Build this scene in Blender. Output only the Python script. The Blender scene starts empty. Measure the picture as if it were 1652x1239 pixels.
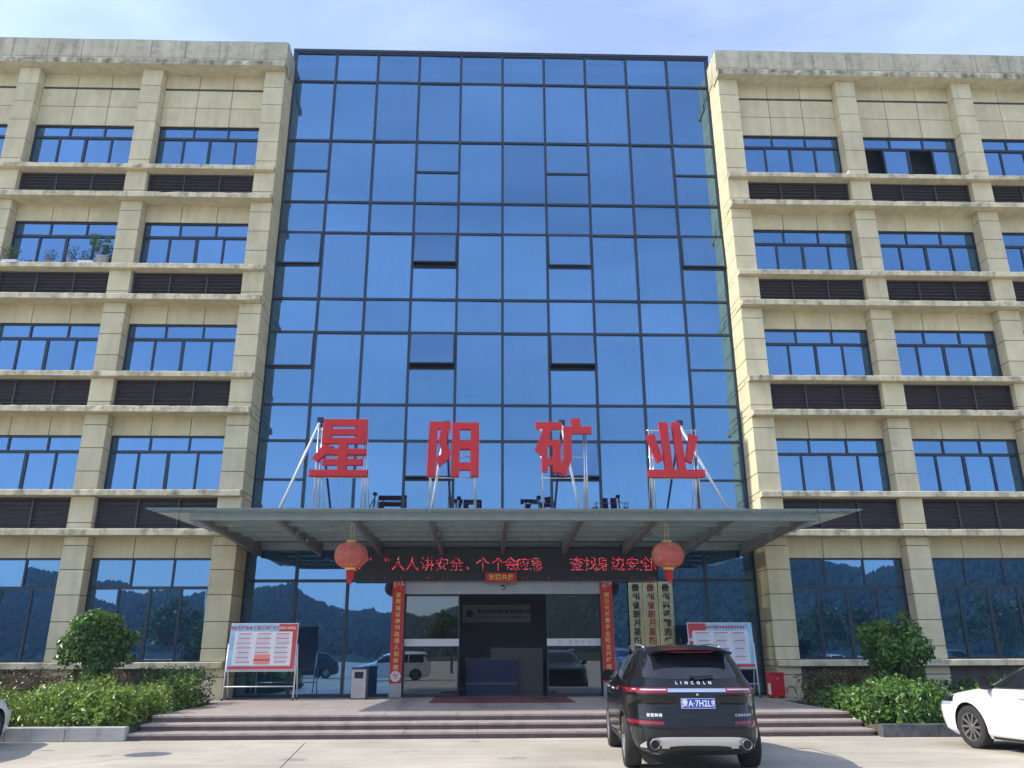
import bpy, bmesh, math, random
import numpy as np
from mathutils import Vector, Euler, Matrix
R = math.radians
scene = bpy.context.scene
COL = scene.collection
random.seed(7)

# ------------------------------------------------------------------ camera
cam_d = bpy.data.cameras.new('camera'); cam = bpy.data.objects.new('camera', cam_d); COL.objects.link(cam)
cam_d.sensor_width = 36.0; cam_d.lens = 28.467; cam_d.clip_start = 0.1; cam_d.clip_end = 3000
_yaw, _pit, _rol = R(1.767), R(18.373), R(-0.208)
_f = Vector((math.sin(_yaw)*math.cos(_pit), math.cos(_yaw)*math.cos(_pit), math.sin(_pit)))
_r0 = Vector((math.cos(_yaw), -math.sin(_yaw), 0)); _u0 = _r0.cross(_f)
_r = _r0*math.cos(_rol)+_u0*math.sin(_rol); _u = _u0*math.cos(_rol)-_r0*math.sin(_rol)
cam.matrix_world = Matrix(((_r.x,_u.x,-_f.x,-0.494),(_r.y,_u.y,-_f.y,-26.804),(_r.z,_u.z,-_f.z,1.672),(0,0,0,1)))
scene.camera = cam

# ------------------------------------------------------------------ light
SUN_E, SUN_A = R(41.0), R(3.2)           # elevation, angle in front of the facade plane; sun stands to the left
sun_d = bpy.data.lights.new('sun', 'SUN'); sun = bpy.data.objects.new('sun', sun_d); COL.objects.link(sun)
sun_d.energy = 3.3; sun_d.angle = R(0.53); sun_d.color = (1.0, 0.94, 0.84)
_sd = Vector((math.cos(SUN_E)*math.cos(SUN_A), math.cos(SUN_E)*math.sin(SUN_A), -math.sin(SUN_E)))
sun.rotation_euler = _sd.to_track_quat('-Z', 'Y').to_euler(); sun.location = (-30, -5, 40)
world = bpy.data.worlds.new('World'); scene.world = world; world.use_nodes = True
_nt = world.node_tree; _bg = _nt.nodes['Background']
_sky = _nt.nodes.new('ShaderNodeTexSky'); _sky.sky_type = 'NISHITA'; _sky.sun_disc = False
_sky.sun_elevation = SUN_E; _sky.sun_rotation = R(270)-SUN_A*1.0
_sky.air_density = 1.0; _sky.dust_density = 1.6; _sky.ozone_density = 1.6; _sky.altitude = 900
# thin high cirrus, mixed over the sky all round
_tc = _nt.nodes.new('ShaderNodeTexCoord'); _mp = _nt.nodes.new('ShaderNodeMapping'); _mp.inputs['Scale'].default_value = (1.6, 4.2, 7.0)
_mp.inputs['Rotation'].default_value = (0, 0, R(25))
_nz = _nt.nodes.new('ShaderNodeTexNoise'); _nz.inputs['Scale'].default_value = 1.3; _nz.inputs['Detail'].default_value = 7; _nz.inputs['Roughness'].default_value = 0.55
_rp = _nt.nodes.new('ShaderNodeValToRGB'); _rp.color_ramp.elements[0].position = 0.36; _rp.color_ramp.elements[1].position = 0.78
_rp.color_ramp.elements[0].color = (.15,.15,.15,1); _rp.color_ramp.elements[1].color = (0.42,0.42,0.42,1)
_mx = _nt.nodes.new('ShaderNodeMix'); _mx.data_type = 'RGBA'; _mx.inputs[7].default_value = (5.6, 6.5, 9.6, 1)
_nt.links.new(_tc.outputs['Generated'], _mp.inputs['Vector']); _nt.links.new(_mp.outputs[0], _nz.inputs['Vector'])
_nt.links.new(_nz.outputs['Fac'], _rp.inputs[0]); _nt.links.new(_rp.outputs[0], _mx.inputs[0])
_nt.links.new(_sky.outputs[0], _mx.inputs[6]); _nt.links.new(_mx.outputs[2], _bg.inputs['Color'])
_bg.inputs['Strength'].default_value = 0.15
vs = scene.view_settings; vs.view_transform = 'Standard'; vs.look = 'None'; vs.exposure = 0.90; vs.gamma = 1.0; vs.use_curve_mapping = False
scene.cycles.max_bounces = 7; scene.cycles.diffuse_bounces = 3; scene.cycles.glossy_bounces = 4; scene.cycles.transparent_max_bounces = 10; scene.cycles.use_adaptive_sampling = True; scene.cycles.adaptive_threshold = .02; scene.cycles.caustics_reflective = False; scene.cycles.caustics_refractive = False

# ------------------------------------------------------------------ materials
MATS = {}
def nodes_of(name):
    m = bpy.data.materials.new(name); m.use_nodes = True; nt = m.node_tree
    return m, nt, nt.nodes['Principled BSDF'], nt.nodes['Material Output']
def plain(name, col, rough=0.5, metal=0.0, spec=0.5, var=0.0, scale=3.0, bump=0.0, bscale=60.0, coat=0.0, emit=None, estr=0.0):
    m, nt, b, out = nodes_of(name)
    b.inputs['Base Color'].default_value = (*col, 1); b.inputs['Roughness'].default_value = rough
    b.inputs['Metallic'].default_value = metal; b.inputs['Specular IOR Level'].default_value = spec
    if coat: b.inputs['Coat Weight'].default_value = coat; b.inputs['Coat Roughness'].default_value = 0.04
    if emit: b.inputs['Emission Color'].default_value = (*emit, 1); b.inputs['Emission Strength'].default_value = estr
    geo = nt.nodes.new('ShaderNodeNewGeometry')
    if var:
        n = nt.nodes.new('ShaderNodeTexNoise'); n.inputs['Scale'].default_value = scale; n.inputs['Detail'].default_value = 6; n.inputs['Roughness'].default_value = 0.62
        nt.links.new(geo.outputs['Position'], n.inputs['Vector'])
        r = nt.nodes.new('ShaderNodeMapRange'); r.inputs[1].default_value = 0.28; r.inputs[2].default_value = 0.72; r.inputs[3].default_value = 1-var; r.inputs[4].default_value = 1+var
        nt.links.new(n.outputs['Fac'], r.inputs[0])
        mm = nt.nodes.new('ShaderNodeMix'); mm.data_type = 'RGBA'; mm.blend_type = 'MULTIPLY'; mm.inputs[0].default_value = 1; mm.inputs[6].default_value = (*col, 1)
        cc = nt.nodes.new('ShaderNodeCombineColor')
        for i in range(3): nt.links.new(r.outputs[0], cc.inputs[i])
        nt.links.new(cc.outputs[0], mm.inputs[7]); nt.links.new(mm.outputs[2], b.inputs['Base Color'])
    if bump:
        n2 = nt.nodes.new('ShaderNodeTexNoise'); n2.inputs['Scale'].default_value = bscale; n2.inputs['Detail'].default_value = 4
        nt.links.new(geo.outputs['Position'], n2.inputs['Vector'])
        bp = nt.nodes.new('ShaderNodeBump'); bp.inputs['Strength'].default_value = bump; bp.inputs['Distance'].default_value = 0.01
        nt.links.new(n2.outputs['Fac'], bp.inputs['Height']); nt.links.new(bp.outputs[0], b.inputs['Normal'])
    MATS[name] = m; return m

def stone(name, col, stain, stain_lo, stain_hi, streak=0.5, rough=0.85):
    """painted render / stone: mottled, with rain streaks and black weathering"""
    m, nt, b, out = nodes_of(name); L = nt.links.new; N = nt.nodes.new
    geo = N('ShaderNodeNewGeometry'); oi = N('ShaderNodeObjectInfo')
    n1 = N('ShaderNodeTexNoise'); n1.inputs['Scale'].default_value = 1.1; n1.inputs['Detail'].default_value = 8; n1.inputs['Roughness'].default_value = 0.65
    L(geo.outputs['Position'], n1.inputs['Vector'])
    mp = N('ShaderNodeMapping'); mp.inputs['Scale'].default_value = (2.6, 2.6, 0.30); L(geo.outputs['Position'], mp.inputs['Vector'])
    n2 = N('ShaderNodeTexNoise'); n2.inputs['Scale'].default_value = 1.5; n2.inputs['Detail'].default_value = 5; L(mp.outputs[0], n2.inputs['Vector'])
    n3 = N('ShaderNodeTexNoise'); n3.inputs['Scale'].default_value = 9; n3.inputs['Detail'].default_value = 6; n3.inputs['Roughness'].default_value = 0.7; L(geo.outputs['Position'], n3.inputs['Vector'])
    # tone
    r1 = N('ShaderNodeMapRange'); r1.inputs[1].default_value = .25; r1.inputs[2].default_value = .75; r1.inputs[3].default_value = .84; r1.inputs[4].default_value = 1.13; L(n1.outputs['Fac'], r1.inputs[0])
    r2 = N('ShaderNodeMapRange'); r2.inputs[3].default_value = .95; r2.inputs[4].default_value = 1.05; L(oi.outputs['Random'], r2.inputs[0])
    r3 = N('ShaderNodeMapRange'); r3.inputs[1].default_value = .35; r3.inputs[2].default_value = .8; r3.inputs[3].default_value = 1.05; r3.inputs[4].default_value = 1-.24*streak; L(n2.outputs['Fac'], r3.inputs[0])
    a = N('ShaderNodeMath'); a.operation = 'MULTIPLY'; L(r1.outputs[0], a.inputs[0]); L(r2.outputs[0], a.inputs[1])
    a2 = N('ShaderNodeMath'); a2.operation = 'MULTIPLY'; L(a.outputs[0], a2.inputs[0]); L(r3.outputs[0], a2.inputs[1])
    hsv = N('ShaderNodeHueSaturation'); hsv.inputs['Color'].default_value = (*col, 1); L(a2.outputs[0], hsv.inputs['Value'])
    # weathering
    n4 = N('ShaderNodeTexNoise'); n4.inputs['Scale'].default_value = 2.6; n4.inputs['Detail'].default_value = 7; n4.inputs['Roughness'].default_value = .68; L(geo.outputs['Position'], n4.inputs['Vector'])
    s0 = N('ShaderNodeMath'); s0.operation = 'MULTIPLY_ADD'; s0.inputs[1].default_value = .55; L(n4.outputs['Fac'], s0.inputs[0])
    sh = N('ShaderNodeMath'); sh.operation = 'MULTIPLY'; sh.inputs[1].default_value = .30; L(n2.outputs['Fac'], sh.inputs[0]); L(sh.outputs[0], s0.inputs[2])
    s1 = N('ShaderNodeMath'); s1.operation = 'MULTIPLY_ADD'; s1.inputs[1].default_value = .25; L(n3.outputs['Fac'], s1.inputs[0]); L(s0.outputs[0], s1.inputs[2])
    s2 = N('ShaderNodeMath'); s2.operation = 'MULTIPLY_ADD'; s2.inputs[1].default_value = .15; L(n1.outputs['Fac'], s2.inputs[0]); L(s1.outputs[0], s2.inputs[2])
    sr = N('ShaderNodeMapRange'); sr.inputs[1].default_value = stain_lo; sr.inputs[2].default_value = stain_hi; sr.inputs[4].default_value = .85; L(s2.outputs[0], sr.inputs[0])
    mx = N('ShaderNodeMix'); mx.data_type = 'RGBA'; mx.inputs[7].default_value = (*stain, 1)
    sx = N('ShaderNodeSeparateXYZ'); L(geo.outputs['True Normal'], sx.inputs[0])       # rain never wets an underside
    ms = N('ShaderNodeMapRange'); ms.inputs[1].default_value = -.7; ms.inputs[2].default_value = -.2; L(sx.outputs['Z'], ms.inputs[0])
    mk = N('ShaderNodeMath'); mk.operation = 'MULTIPLY'; L(ms.outputs[0], mk.inputs[0]); L(sr.outputs[0], mk.inputs[1])
    L(mk.outputs[0], mx.inputs[0]); L(hsv.outputs[0], mx.inputs[6]); L(mx.outputs[2], b.inputs['Base Color'])
    b.inputs['Roughness'].default_value = rough; b.inputs['Specular IOR Level'].default_value = .25
    bp = N('ShaderNodeBump'); bp.inputs['Strength'].default_value = .25; bp.inputs['Distance'].default_value = .008; L(n3.outputs['Fac'], bp.inputs['Height']); L(bp.outputs[0], b.inputs['Normal'])
    MATS[name] = m; return m

def mirror_glass(name, tint, body, base=0.6, rough=0.006, wav=0.02, thru=0.0, vv=.07):
    """coated sun-control glass: coloured mirror over a dark body, faint draw waves"""
    m, nt, b, out = nodes_of(name); L = nt.links.new; N = nt.nodes.new
    nt.nodes.remove(b)
    geo = N('ShaderNodeNewGeometry'); oi = N('ShaderNodeObjectInfo')
    gl = N('ShaderNodeBsdfGlossy'); gl.inputs['Roughness'].default_value = rough
    hs = N('ShaderNodeHueSaturation'); hs.inputs['Color'].default_value = (*tint, 1)
    vr = N('ShaderNodeMapRange'); vr.inputs[3].default_value = 1-vv; vr.inputs[4].default_value = 1+vv; L(oi.outputs['Random'], vr.inputs[0])
    mp = N('ShaderNodeMapping'); mp.inputs['Scale'].default_value = (5.0, 5.0, .25); L(geo.outputs['Position'], mp.inputs['Vector'])
    ns = N('ShaderNodeTexNoise'); ns.inputs['Scale'].default_value = 1.4; ns.inputs['Detail'].default_value = 4; L(mp.outputs[0], ns.inputs['Vector'])
    sr = N('ShaderNodeMapRange'); sr.inputs[1].default_value = .3; sr.inputs[2].default_value = .75; sr.inputs[3].default_value = 1.02; sr.inputs[4].default_value = .97; L(ns.outputs['Fac'], sr.inputs[0])
    mu = N('ShaderNodeMath'); mu.operation = 'MULTIPLY'; L(vr.outputs[0], mu.inputs[0]); L(sr.outputs[0], mu.inputs[1])
    L(mu.outputs[0], hs.inputs['Value']); L(hs.outputs[0], gl.inputs['Color'])
    df = N('ShaderNodeBsdfDiffuse'); df.inputs['Color'].default_value = (*body, 1)  # glass body tint, blued further to paint in haze over the mirrored hills
    if thru:
        tp = N('ShaderNodeBsdfTransparent'); tp.inputs['Color'].default_value = (.50,.66,.85,1)
        mt = N('ShaderNodeMixShader'); mt.inputs[0].default_value = thru; L(df.outputs[0], mt.inputs[1]); L(tp.outputs[0], mt.inputs[2]); df = mt
    lw = N('ShaderNodeLayerWeight'); lw.inputs['Blend'].default_value = .25
    fr = N('ShaderNodeMapRange'); fr.inputs[3].default_value = base; fr.inputs[4].default_value = .97; L(lw.outputs['Fresnel'], fr.inputs[0])
    mx = N('ShaderNodeMixShader'); L(fr.outputs[0], mx.inputs[0]); L(df.outputs[0], mx.inputs[1]); L(gl.outputs[0], mx.inputs[2])
    nb = N('ShaderNodeTexNoise'); nb.inputs['Scale'].default_value = .9; nb.inputs['Detail'].default_value = 1; L(geo.outputs['Position'], nb.inputs['Vector'])
    bp = N('ShaderNodeBump'); bp.inputs['Strength'].default_value = wav; bp.inputs['Distance'].default_value = .1; L(nb.outputs['Fac'], bp.inputs['Height']); L(bp.outputs[0], gl.inputs['Normal'])
    L(mx.outputs[0], out.inputs['Surface']); MATS[name] = m; return m

def clear_glass(name, tint, refl=0.10, dust=None, dustfac=0.0):
    m, nt, b, out = nodes_of(name); L = nt.links.new; N = nt.nodes.new; nt.nodes.remove(b)
    tr = N('ShaderNodeBsdfTransparent'); tr.inputs['Color'].default_value = (*tint, 1)
    gl = N('ShaderNodeBsdfGlossy'); gl.inputs['Roughness'].default_value = .01; gl.inputs['Color'].default_value = (.9,.95,1,1)
    lw = N('ShaderNodeLayerWeight'); lw.inputs['Blend'].default_value = .2
    fr = N('ShaderNodeMapRange'); fr.inputs[3].default_value = refl; fr.inputs[4].default_value = .9; L(lw.outputs['Fresnel'], fr.inputs[0])
    first = tr
    if dustfac:
        df = N('ShaderNodeBsdfDiffuse'); df.inputs['Color'].default_value = (*dust, 1)
        tl = N('ShaderNodeBsdfTranslucent'); tl.inputs['Color'].default_value = (*dust, 1)
        m0 = N('ShaderNodeMixShader'); m0.inputs[0].default_value = .5; L(df.outputs[0], m0.inputs[1]); L(tl.outputs[0], m0.inputs[2])
        m1 = N('ShaderNodeMixShader'); m1.inputs[0].default_value = dustfac; L(tr.outputs[0], m1.inputs[1]); L(m0.outputs[0], m1.inputs[2]); first = m1
    mx = N('ShaderNodeMixShader'); L(fr.outputs[0], mx.inputs[0]); L(first.outputs[0], mx.inputs[1]); L(gl.outputs[0], mx.inputs[2])
    L(mx.outputs[0], out.inputs['Surface']); MATS[name] = m; return m

def leaf_mat(name, ca, cb, cc=None, trans=.3):
    m, nt, b, out = nodes_of(name); L = nt.links.new; N = nt.nodes.new
    geo = N('ShaderNodeNewGeometry'); rp = N('ShaderNodeValToRGB'); L(geo.outputs['Random Per Island'], rp.inputs[0])
    e = rp.color_ramp.elements; e[0].color = (*ca, 1); e[1].color = (*cb, 1)
    if cc: x = e.new(.85); x.color = (*cc, 1); e[1].position = 0.84 if False else 1.0
    nz = N('ShaderNodeTexNoise'); nz.inputs['Scale'].default_value = 2.2; nz.inputs['Detail'].default_value = 3; L(geo.outputs['Position'], nz.inputs['Vector'])
    vr = N('ShaderNodeMapRange'); vr.inputs[1].default_value = .32; vr.inputs[2].default_value = .68; vr.inputs[3].default_value = .62; vr.inputs[4].default_value = 1.30; L(nz.outputs['Fac'], vr.inputs[0])
    hs = N('ShaderNodeHueSaturation'); L(rp.outputs[0], hs.inputs['Color']); L(vr.outputs[0], hs.inputs['Value']); rp = hs
    L(rp.outputs[0], b.inputs['Base Color']); b.inputs['Roughness'].default_value = .33; b.inputs['Specular IOR Level'].default_value = .45
    tl = N('ShaderNodeBsdfTranslucent'); L(rp.outputs[0], tl.inputs['Color'])
    mx = N('ShaderNodeMixShader'); mx.inputs[0].default_value = trans; L(b.outputs[0], mx.inputs[1]); L(tl.outputs[0], mx.inputs[2]); L(mx.outputs[0], out.inputs['Surface'])
    MATS[name] = m; return m

stone('wall_stone', (.67,.585,.37), (.22,.195,.13), .70, 1.0, .45)
stone('ledge_stone', (.67,.595,.40), (.055,.055,.045), .60, .80, .8)
stone('parapet_stone', (.52,.48,.345), (.12,.115,.095), .60, .88, .8)
stone('kerb_stone', (.42,.41,.38), (.12,.12,.11), .64, .88, .6)
stone('granite', (.42,.35,.305), (.16,.13,.12), .62, .92, .5, .45)  # treads and porch floor; lightened to put sun on the treads into the colour
stone('granite_riser_shaded', (.175,.128,.12), (.07,.055,.05), .58, .90, .6, .5)  # same step granite, darkened: the risers' shade is painted into the colour
stone('cornice_stone', (.60,.55,.39), (.035,.035,.03), .52, .74, .9)
stone('plinth', (.16,.155,.14), (.05,.05,.045), .56, .85, .8)
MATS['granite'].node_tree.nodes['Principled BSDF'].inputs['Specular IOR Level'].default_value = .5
plain('marble_dark', (.10,.105,.11), .35, var=.5, scale=5)
plain('joint', (.07,.065,.05), .9)
plain('frame', (.038,.046,.060), .35, .5)
plain('louvre', (.075,.064,.070), .5, .1)
plain('interior', (.006,.007,.009), .9)
mirror_glass('blue_glass', (.22,.415,.62), (.016,.050,.125), .60, thru=.5, vv=.10)
mirror_glass('shop_glass', (.20,.39,.62), (.012,.042,.115), .60, vv=.05)
mirror_glass('window_glass', (.21,.40,.63), (.010,.036,.105), .60, vv=.08)
clear_glass('door_glass', (.42,.50,.50), .12)
clear_glass('canopy_glass', (.62,.69,.68), .06, (.46,.53,.53), .46)
plain('steel_grey', (.27,.315,.31), .4, .3, var=.15)
plain('steel_dark', (.17,.155,.15), .5, .2)
plain('silver', (.62,.63,.65), .28, .9)
plain('brushed_steel', (.36,.355,.35), .42, .8, var=.15, scale=4)
plain('lintel', (.33,.34,.345), .35, .55, var=.1, scale=1.5)
plain('white_bar', (.72,.76,.78), .35, .1)
plain('black', (.008,.008,.01), .5)
plain('sign_red', (.52,.007,.024), .6, spec=.2)
plain('bulb', (.86,.36,.26), .3)
plain('led_panel', (.024,.027,.032), .6, var=.2, scale=2)
plain('led_dot', (.8,.05,.08), .4, emit=(1.0,.03,.07), estr=.55)
plain('led_dot_hot', (.9,.5,.5), .4, emit=(1.0,.30,.36), estr=.40)
plain('banner_red', (.62,.030,.026), .6, var=.12, scale=6)
plain('gold', (.85,.63,.17), .45, .0)
plain('flower_white', (.80,.72,.66), .7, var=.25, scale=40)
plain('flower_pink', (.72,.14,.22), .7)
plain('brass', (.56,.50,.30), .16, .9, var=.12, scale=2)
plain('ink_black', (.010,.010,.012), .5)
plain('ink_red', (.30,.035,.02), .5)
plain('white_paint', (.80,.80,.80), .4)
plain('paper_white', (.78,.78,.82), .6)
plain('paper_blue', (.35,.62,.80), .6, var=.3, scale=2.5)
plain('paper_red', (.62,.06,.06), .6, var=.12, scale=5)
plain('print_red', (.55,.07,.11), .6)
plain('print_grey', (.50,.48,.55), .6)
plain('print_orange', (.80,.28,.20), .6)
plain('mat_red', (.17,.040,.048), .95, var=.3, scale=8, bump=.6, bscale=120)
plain('box_red', (.50,.012,.018), .35)
plain('soil', (.10,.075,.05), .95, var=.3, scale=6, bump=.6, bscale=30)
plain('bark', (.14,.10,.07), .9, var=.3, scale=12)
plain('lobby_wall', (.17,.19,.195), .6)
plain('lobby_floor', (.16,.16,.155), .15)
plain('desk_blue', (.010,.035,.20), .35)
plain('desk_grey', (.30,.31,.28), .4)
plain('sign_grey', (.60,.57,.60), .4)
plain('navy', (.012,.012,.05), .4)
plain('car_black', (.004,.0042,.0045), .3, 0, .12, coat=.75, var=.25, scale=30)
plain('car_white', (.80,.81,.81), .30, 0, .5, coat=.8)
plain('car_grey', (.12,.12,.13), .3, .3, .5, coat=.8)
plain('car_glass', (.010,.013,.015), .04, 0, .8)
plain('trim_black', (.014,.014,.015), .55)
plain('tyre', (.022,.021,.020), .85, var=.2, scale=20)
plain('satin_silver', (.66,.67,.69), .35, .55)
plain('alloy', (.55,.55,.56), .28, .85)
plain('alloy_dark', (.24,.23,.22), .4, .7)
plain('tail_red', (.22,.006,.016), .15, 0, .3, coat=.6)
plain('lamp_clear', (.55,.57,.60), .1, .3, .6, coat=1)
plain('chrome', (.75,.75,.76), .12, 1.0)
plain('plate_blue', (.012,.06,.42), .4)
plain('terracotta', (.33,.22,.17), .8, var=.2)
plain('stone_pot', (.36,.33,.30), .85, var=.2, scale=12)
leaf_mat('leaf_mid', (.055,.13,.022), (.16,.28,.05))
leaf_mat('leaf_bright', (.09,.17,.022), (.31,.42,.07))
leaf_mat('leaf_dark', (.022,.06,.014), (.07,.14,.03))
leaf_mat('leaf_red', (.08,.035,.028), (.16,.15,.06))
leaf_mat('leaf_tree', (.03,.08,.015), (.09,.17,.035))

def ground_mat():
    m, nt, b, out = nodes_of('concrete'); L = nt.links.new; N = nt.nodes.new
    geo = N('ShaderNodeNewGeometry')
    n1 = N('ShaderNodeTexNoise'); n1.inputs['Scale'].default_value = .45; n1.inputs['Detail'].default_value = 9; n1.inputs['Roughness'].default_value = .62; L(geo.outputs['Position'], n1.inputs['Vector'])
    n2 = N('ShaderNodeTexNoise'); n2.inputs['Scale'].default_value = 14; n2.inputs['Detail'].default_value = 7; n2.inputs['Roughness'].default_value = .7; L(geo.outputs['Position'], n2.inputs['Vector'])
    rp = N('ShaderNodeValToRGB'); e = rp.color_ramp.elements; e[0].position = .30; e[0].color = (.35,.315,.255,1); e[1].position = .70; e[1].color = (.54,.49,.40,1); L(n1.outputs['Fac'], rp.inputs[0])
    r2 = N('ShaderNodeMapRange'); r2.inputs[1].default_value = .3; r2.inputs[2].default_value = .7; r2.inputs[3].default_value = .90; r2.inputs[4].default_value = 1.07; L(n2.outputs['Fac'], r2.inputs[0])
    hs = N('ShaderNodeHueSaturation'); L(rp.outputs[0], hs.inputs['Color']); L(r2.outputs[0], hs.inputs['Value'])
    vo = N('ShaderNodeTexVoronoi'); vo.inputs['Scale'].default_value = .55; vo.inputs['Randomness'].default_value = 1; L(geo.outputs['Position'], vo.inputs['Vector'])
    n5 = N('ShaderNodeTexNoise'); n5.inputs['Scale'].default_value = 5; n5.inputs['Detail'].default_value = 5; L(geo.outputs['Position'], n5.inputs['Vector'])
    ad = N('ShaderNodeMath'); ad.operation = 'MULTIPLY_ADD'; ad.inputs[1].default_value = .35; L(n5.outputs['Fac'], ad.inputs[0]); L(vo.outputs['Distance'], ad.inputs[2])
    sp = N('ShaderNodeMapRange'); sp.inputs[1].default_value = .20; sp.inputs[2].default_value = .34; sp.inputs[3].default_value = .62; sp.inputs[4].default_value = 1.0; L(ad.outputs[0], sp.inputs[0])
    mb = N('ShaderNodeMapping'); mb.inputs['Scale'].default_value = (.22,2.4,1); mb.inputs['Rotation'].default_value = (0,0,R(8)); L(geo.outputs['Position'], mb.inputs['Vector'])
    n6 = N('ShaderNodeTexNoise'); n6.inputs['Scale'].default_value = 1.2; n6.inputs['Detail'].default_value = 5; L(mb.outputs[0], n6.inputs['Vector'])
    tr = N('ShaderNodeMapRange'); tr.inputs[1].default_value = .35; tr.inputs[2].default_value = .70; tr.inputs[3].default_value = 1.03; tr.inputs[4].default_value = .86; L(n6.outputs['Fac'], tr.inputs[0])
    mm = N('ShaderNodeMath'); mm.operation = 'MULTIPLY'; L(sp.outputs[0], mm.inputs[0]); L(tr.outputs[0], mm.inputs[1])
    h2 = N('ShaderNodeHueSaturation'); L(hs.outputs[0], h2.inputs['Color']); L(mm.outputs[0], h2.inputs['Value']); hs = h2
    L(hs.outputs[0], b.inputs['Base Color']); b.inputs['Roughness'].default_value = .8; b.inputs['Specular IOR Level'].default_value = .3
    bp = N('ShaderNodeBump'); bp.inputs['Strength'].default_value = .2; bp.inputs['Distance'].default_value = .006; L(n2.outputs['Fac'], bp.inputs['Height']); L(bp.outputs[0], b.inputs['Normal'])
    MATS['concrete'] = m
ground_mat()
def forest_mat():
    m, nt, b, out = nodes_of('forest'); L = nt.links.new; N = nt.nodes.new
    geo = N('ShaderNodeNewGeometry'); v = N('ShaderNodeTexNoise'); v.inputs['Scale'].default_value = .22; v.inputs['Detail'].default_value = 8; v.inputs['Roughness'].default_value = .7; L(geo.outputs['Position'], v.inputs['Vector'])
    rp = N('ShaderNodeValToRGB'); e = rp.color_ramp.elements; e[0].position = .35; e[0].color = (.012,.026,.014,1); e[1].position = .68; e[1].color = (.045,.068,.035,1); L(v.outputs['Fac'], rp.inputs[0])
    L(rp.outputs[0], b.inputs['Base Color']); b.inputs['Roughness'].default_value = .9; b.inputs['Specular IOR Level'].default_value = .1; MATS['forest'] = m
forest_mat()
def lantern_mat():
    m, nt, b, out = nodes_of('lantern_cloth'); L = nt.links.new; N = nt.nodes.new
    tc = N('ShaderNodeTexCoord'); vo = N('ShaderNodeTexVoronoi'); vo.feature = 'DISTANCE_TO_EDGE'; vo.inputs['Scale'].default_value = 13; L(tc.outputs['Object'], vo.inputs['Vector'])
    no = N('ShaderNodeTexNoise'); no.inputs['Scale'].default_value = 4.5; L(tc.outputs['Object'], no.inputs['Vector'])
    a = N('ShaderNodeMath'); a.operation = 'LESS_THAN'; a.inputs[1].default_value = .055; L(vo.outputs['Distance'], a.inputs[0])
    g = N('ShaderNodeMath'); g.operation = 'GREATER_THAN'; g.inputs[1].default_value = .50; L(no.outputs['Fac'], g.inputs[0])
    k = N('ShaderNodeMath'); k.operation = 'MULTIPLY'; L(a.outputs[0], k.inputs[0]); L(g.outputs[0], k.inputs[1])
    n2 = N('ShaderNodeTexNoise'); n2.inputs['Scale'].default_value = 3; L(tc.outputs['Object'], n2.inputs['Vector'])
    c = N('ShaderNodeMix'); c.data_type = 'RGBA'; c.inputs[6].default_value = (.64,.10,.075,1); c.inputs[7].default_value = (.66,.21,.16,1); L(n2.outputs['Fac'], c.inputs[0])
    x = N('ShaderNodeMix'); x.data_type = 'RGBA'; x.inputs[7].default_value = (.60,.40,.20,1); L(k.outputs[0], x.inputs[0]); L(c.outputs[2], x.inputs[6])
    L(x.outputs[2], b.inputs['Base Color']); b.inputs['Roughness'].default_value = .75
    tl = N('ShaderNodeBsdfTranslucent'); L(x.outputs[2], tl.inputs['Color']); ms = N('ShaderNodeMixShader'); ms.inputs[0].default_value = .35
    L(b.outputs[0], ms.inputs[1]); L(tl.outputs[0], ms.inputs[2]); L(ms.outputs[0], out.inputs['Surface']); MATS['lantern_cloth'] = m
lantern_mat()

# ------------------------------------------------------------------ helpers
def tag(o, label=None, cat=None, group=None, kind=None):
    if label: o['label'] = label
    if cat: o['category'] = cat
    if group: o['group'] = group
    if kind: o['kind'] = kind
    return o
def link(name, me, mat, parent=None, loc=(0,0,0), rot=(0,0,0)):
    o = bpy.data.objects.new(name, me); COL.objects.link(o); o.location = loc; o.rotation_euler = rot
    if parent is not None: o.parent = parent
    if mat and me and not me.materials: me.materials.append(MATS[mat])
    return o
def empty(name, loc=(0,0,0), rz=0.0, label=None, cat=None, group=None, kind=None):
    o = bpy.data.objects.new(name, None); COL.objects.link(o); o.location = loc; o.rotation_euler = (0,0,rz); o.empty_display_size = .2
    return tag(o, label, cat, group, kind)
_boxes = {}
def box_mesh(sx, sy, sz, mat, bev=0.0):
    key = (round(sx,3), round(sy,3), round(sz,3), mat, bev)
    if key in _boxes: return _boxes[key]
    bm = bmesh.new(); bmesh.ops.create_cube(bm, size=1); bmesh.ops.scale(bm, vec=(sx,sy,sz), verts=bm.verts)
    if bev: bmesh.ops.bevel(bm, geom=bm.edges[:], offset=min(bev, .3*min(sx,sy,sz)), segments=1, affect='EDGES')
    me = bpy.data.meshes.new('box'); bm.to_mesh(me); bm.free(); me.materials.append(MATS[mat]); _boxes[key] = me; return me
def bx(name, x0, x1, y0, y1, z0, z1, mat, parent=None, bev=0.0, rot=(0,0,0)):
    return link(name, box_mesh(x1-x0, y1-y0, z1-z0, mat, bev), None, parent, ((x0+x1)/2,(y0+y1)/2,(z0+z1)/2), rot)
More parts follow.
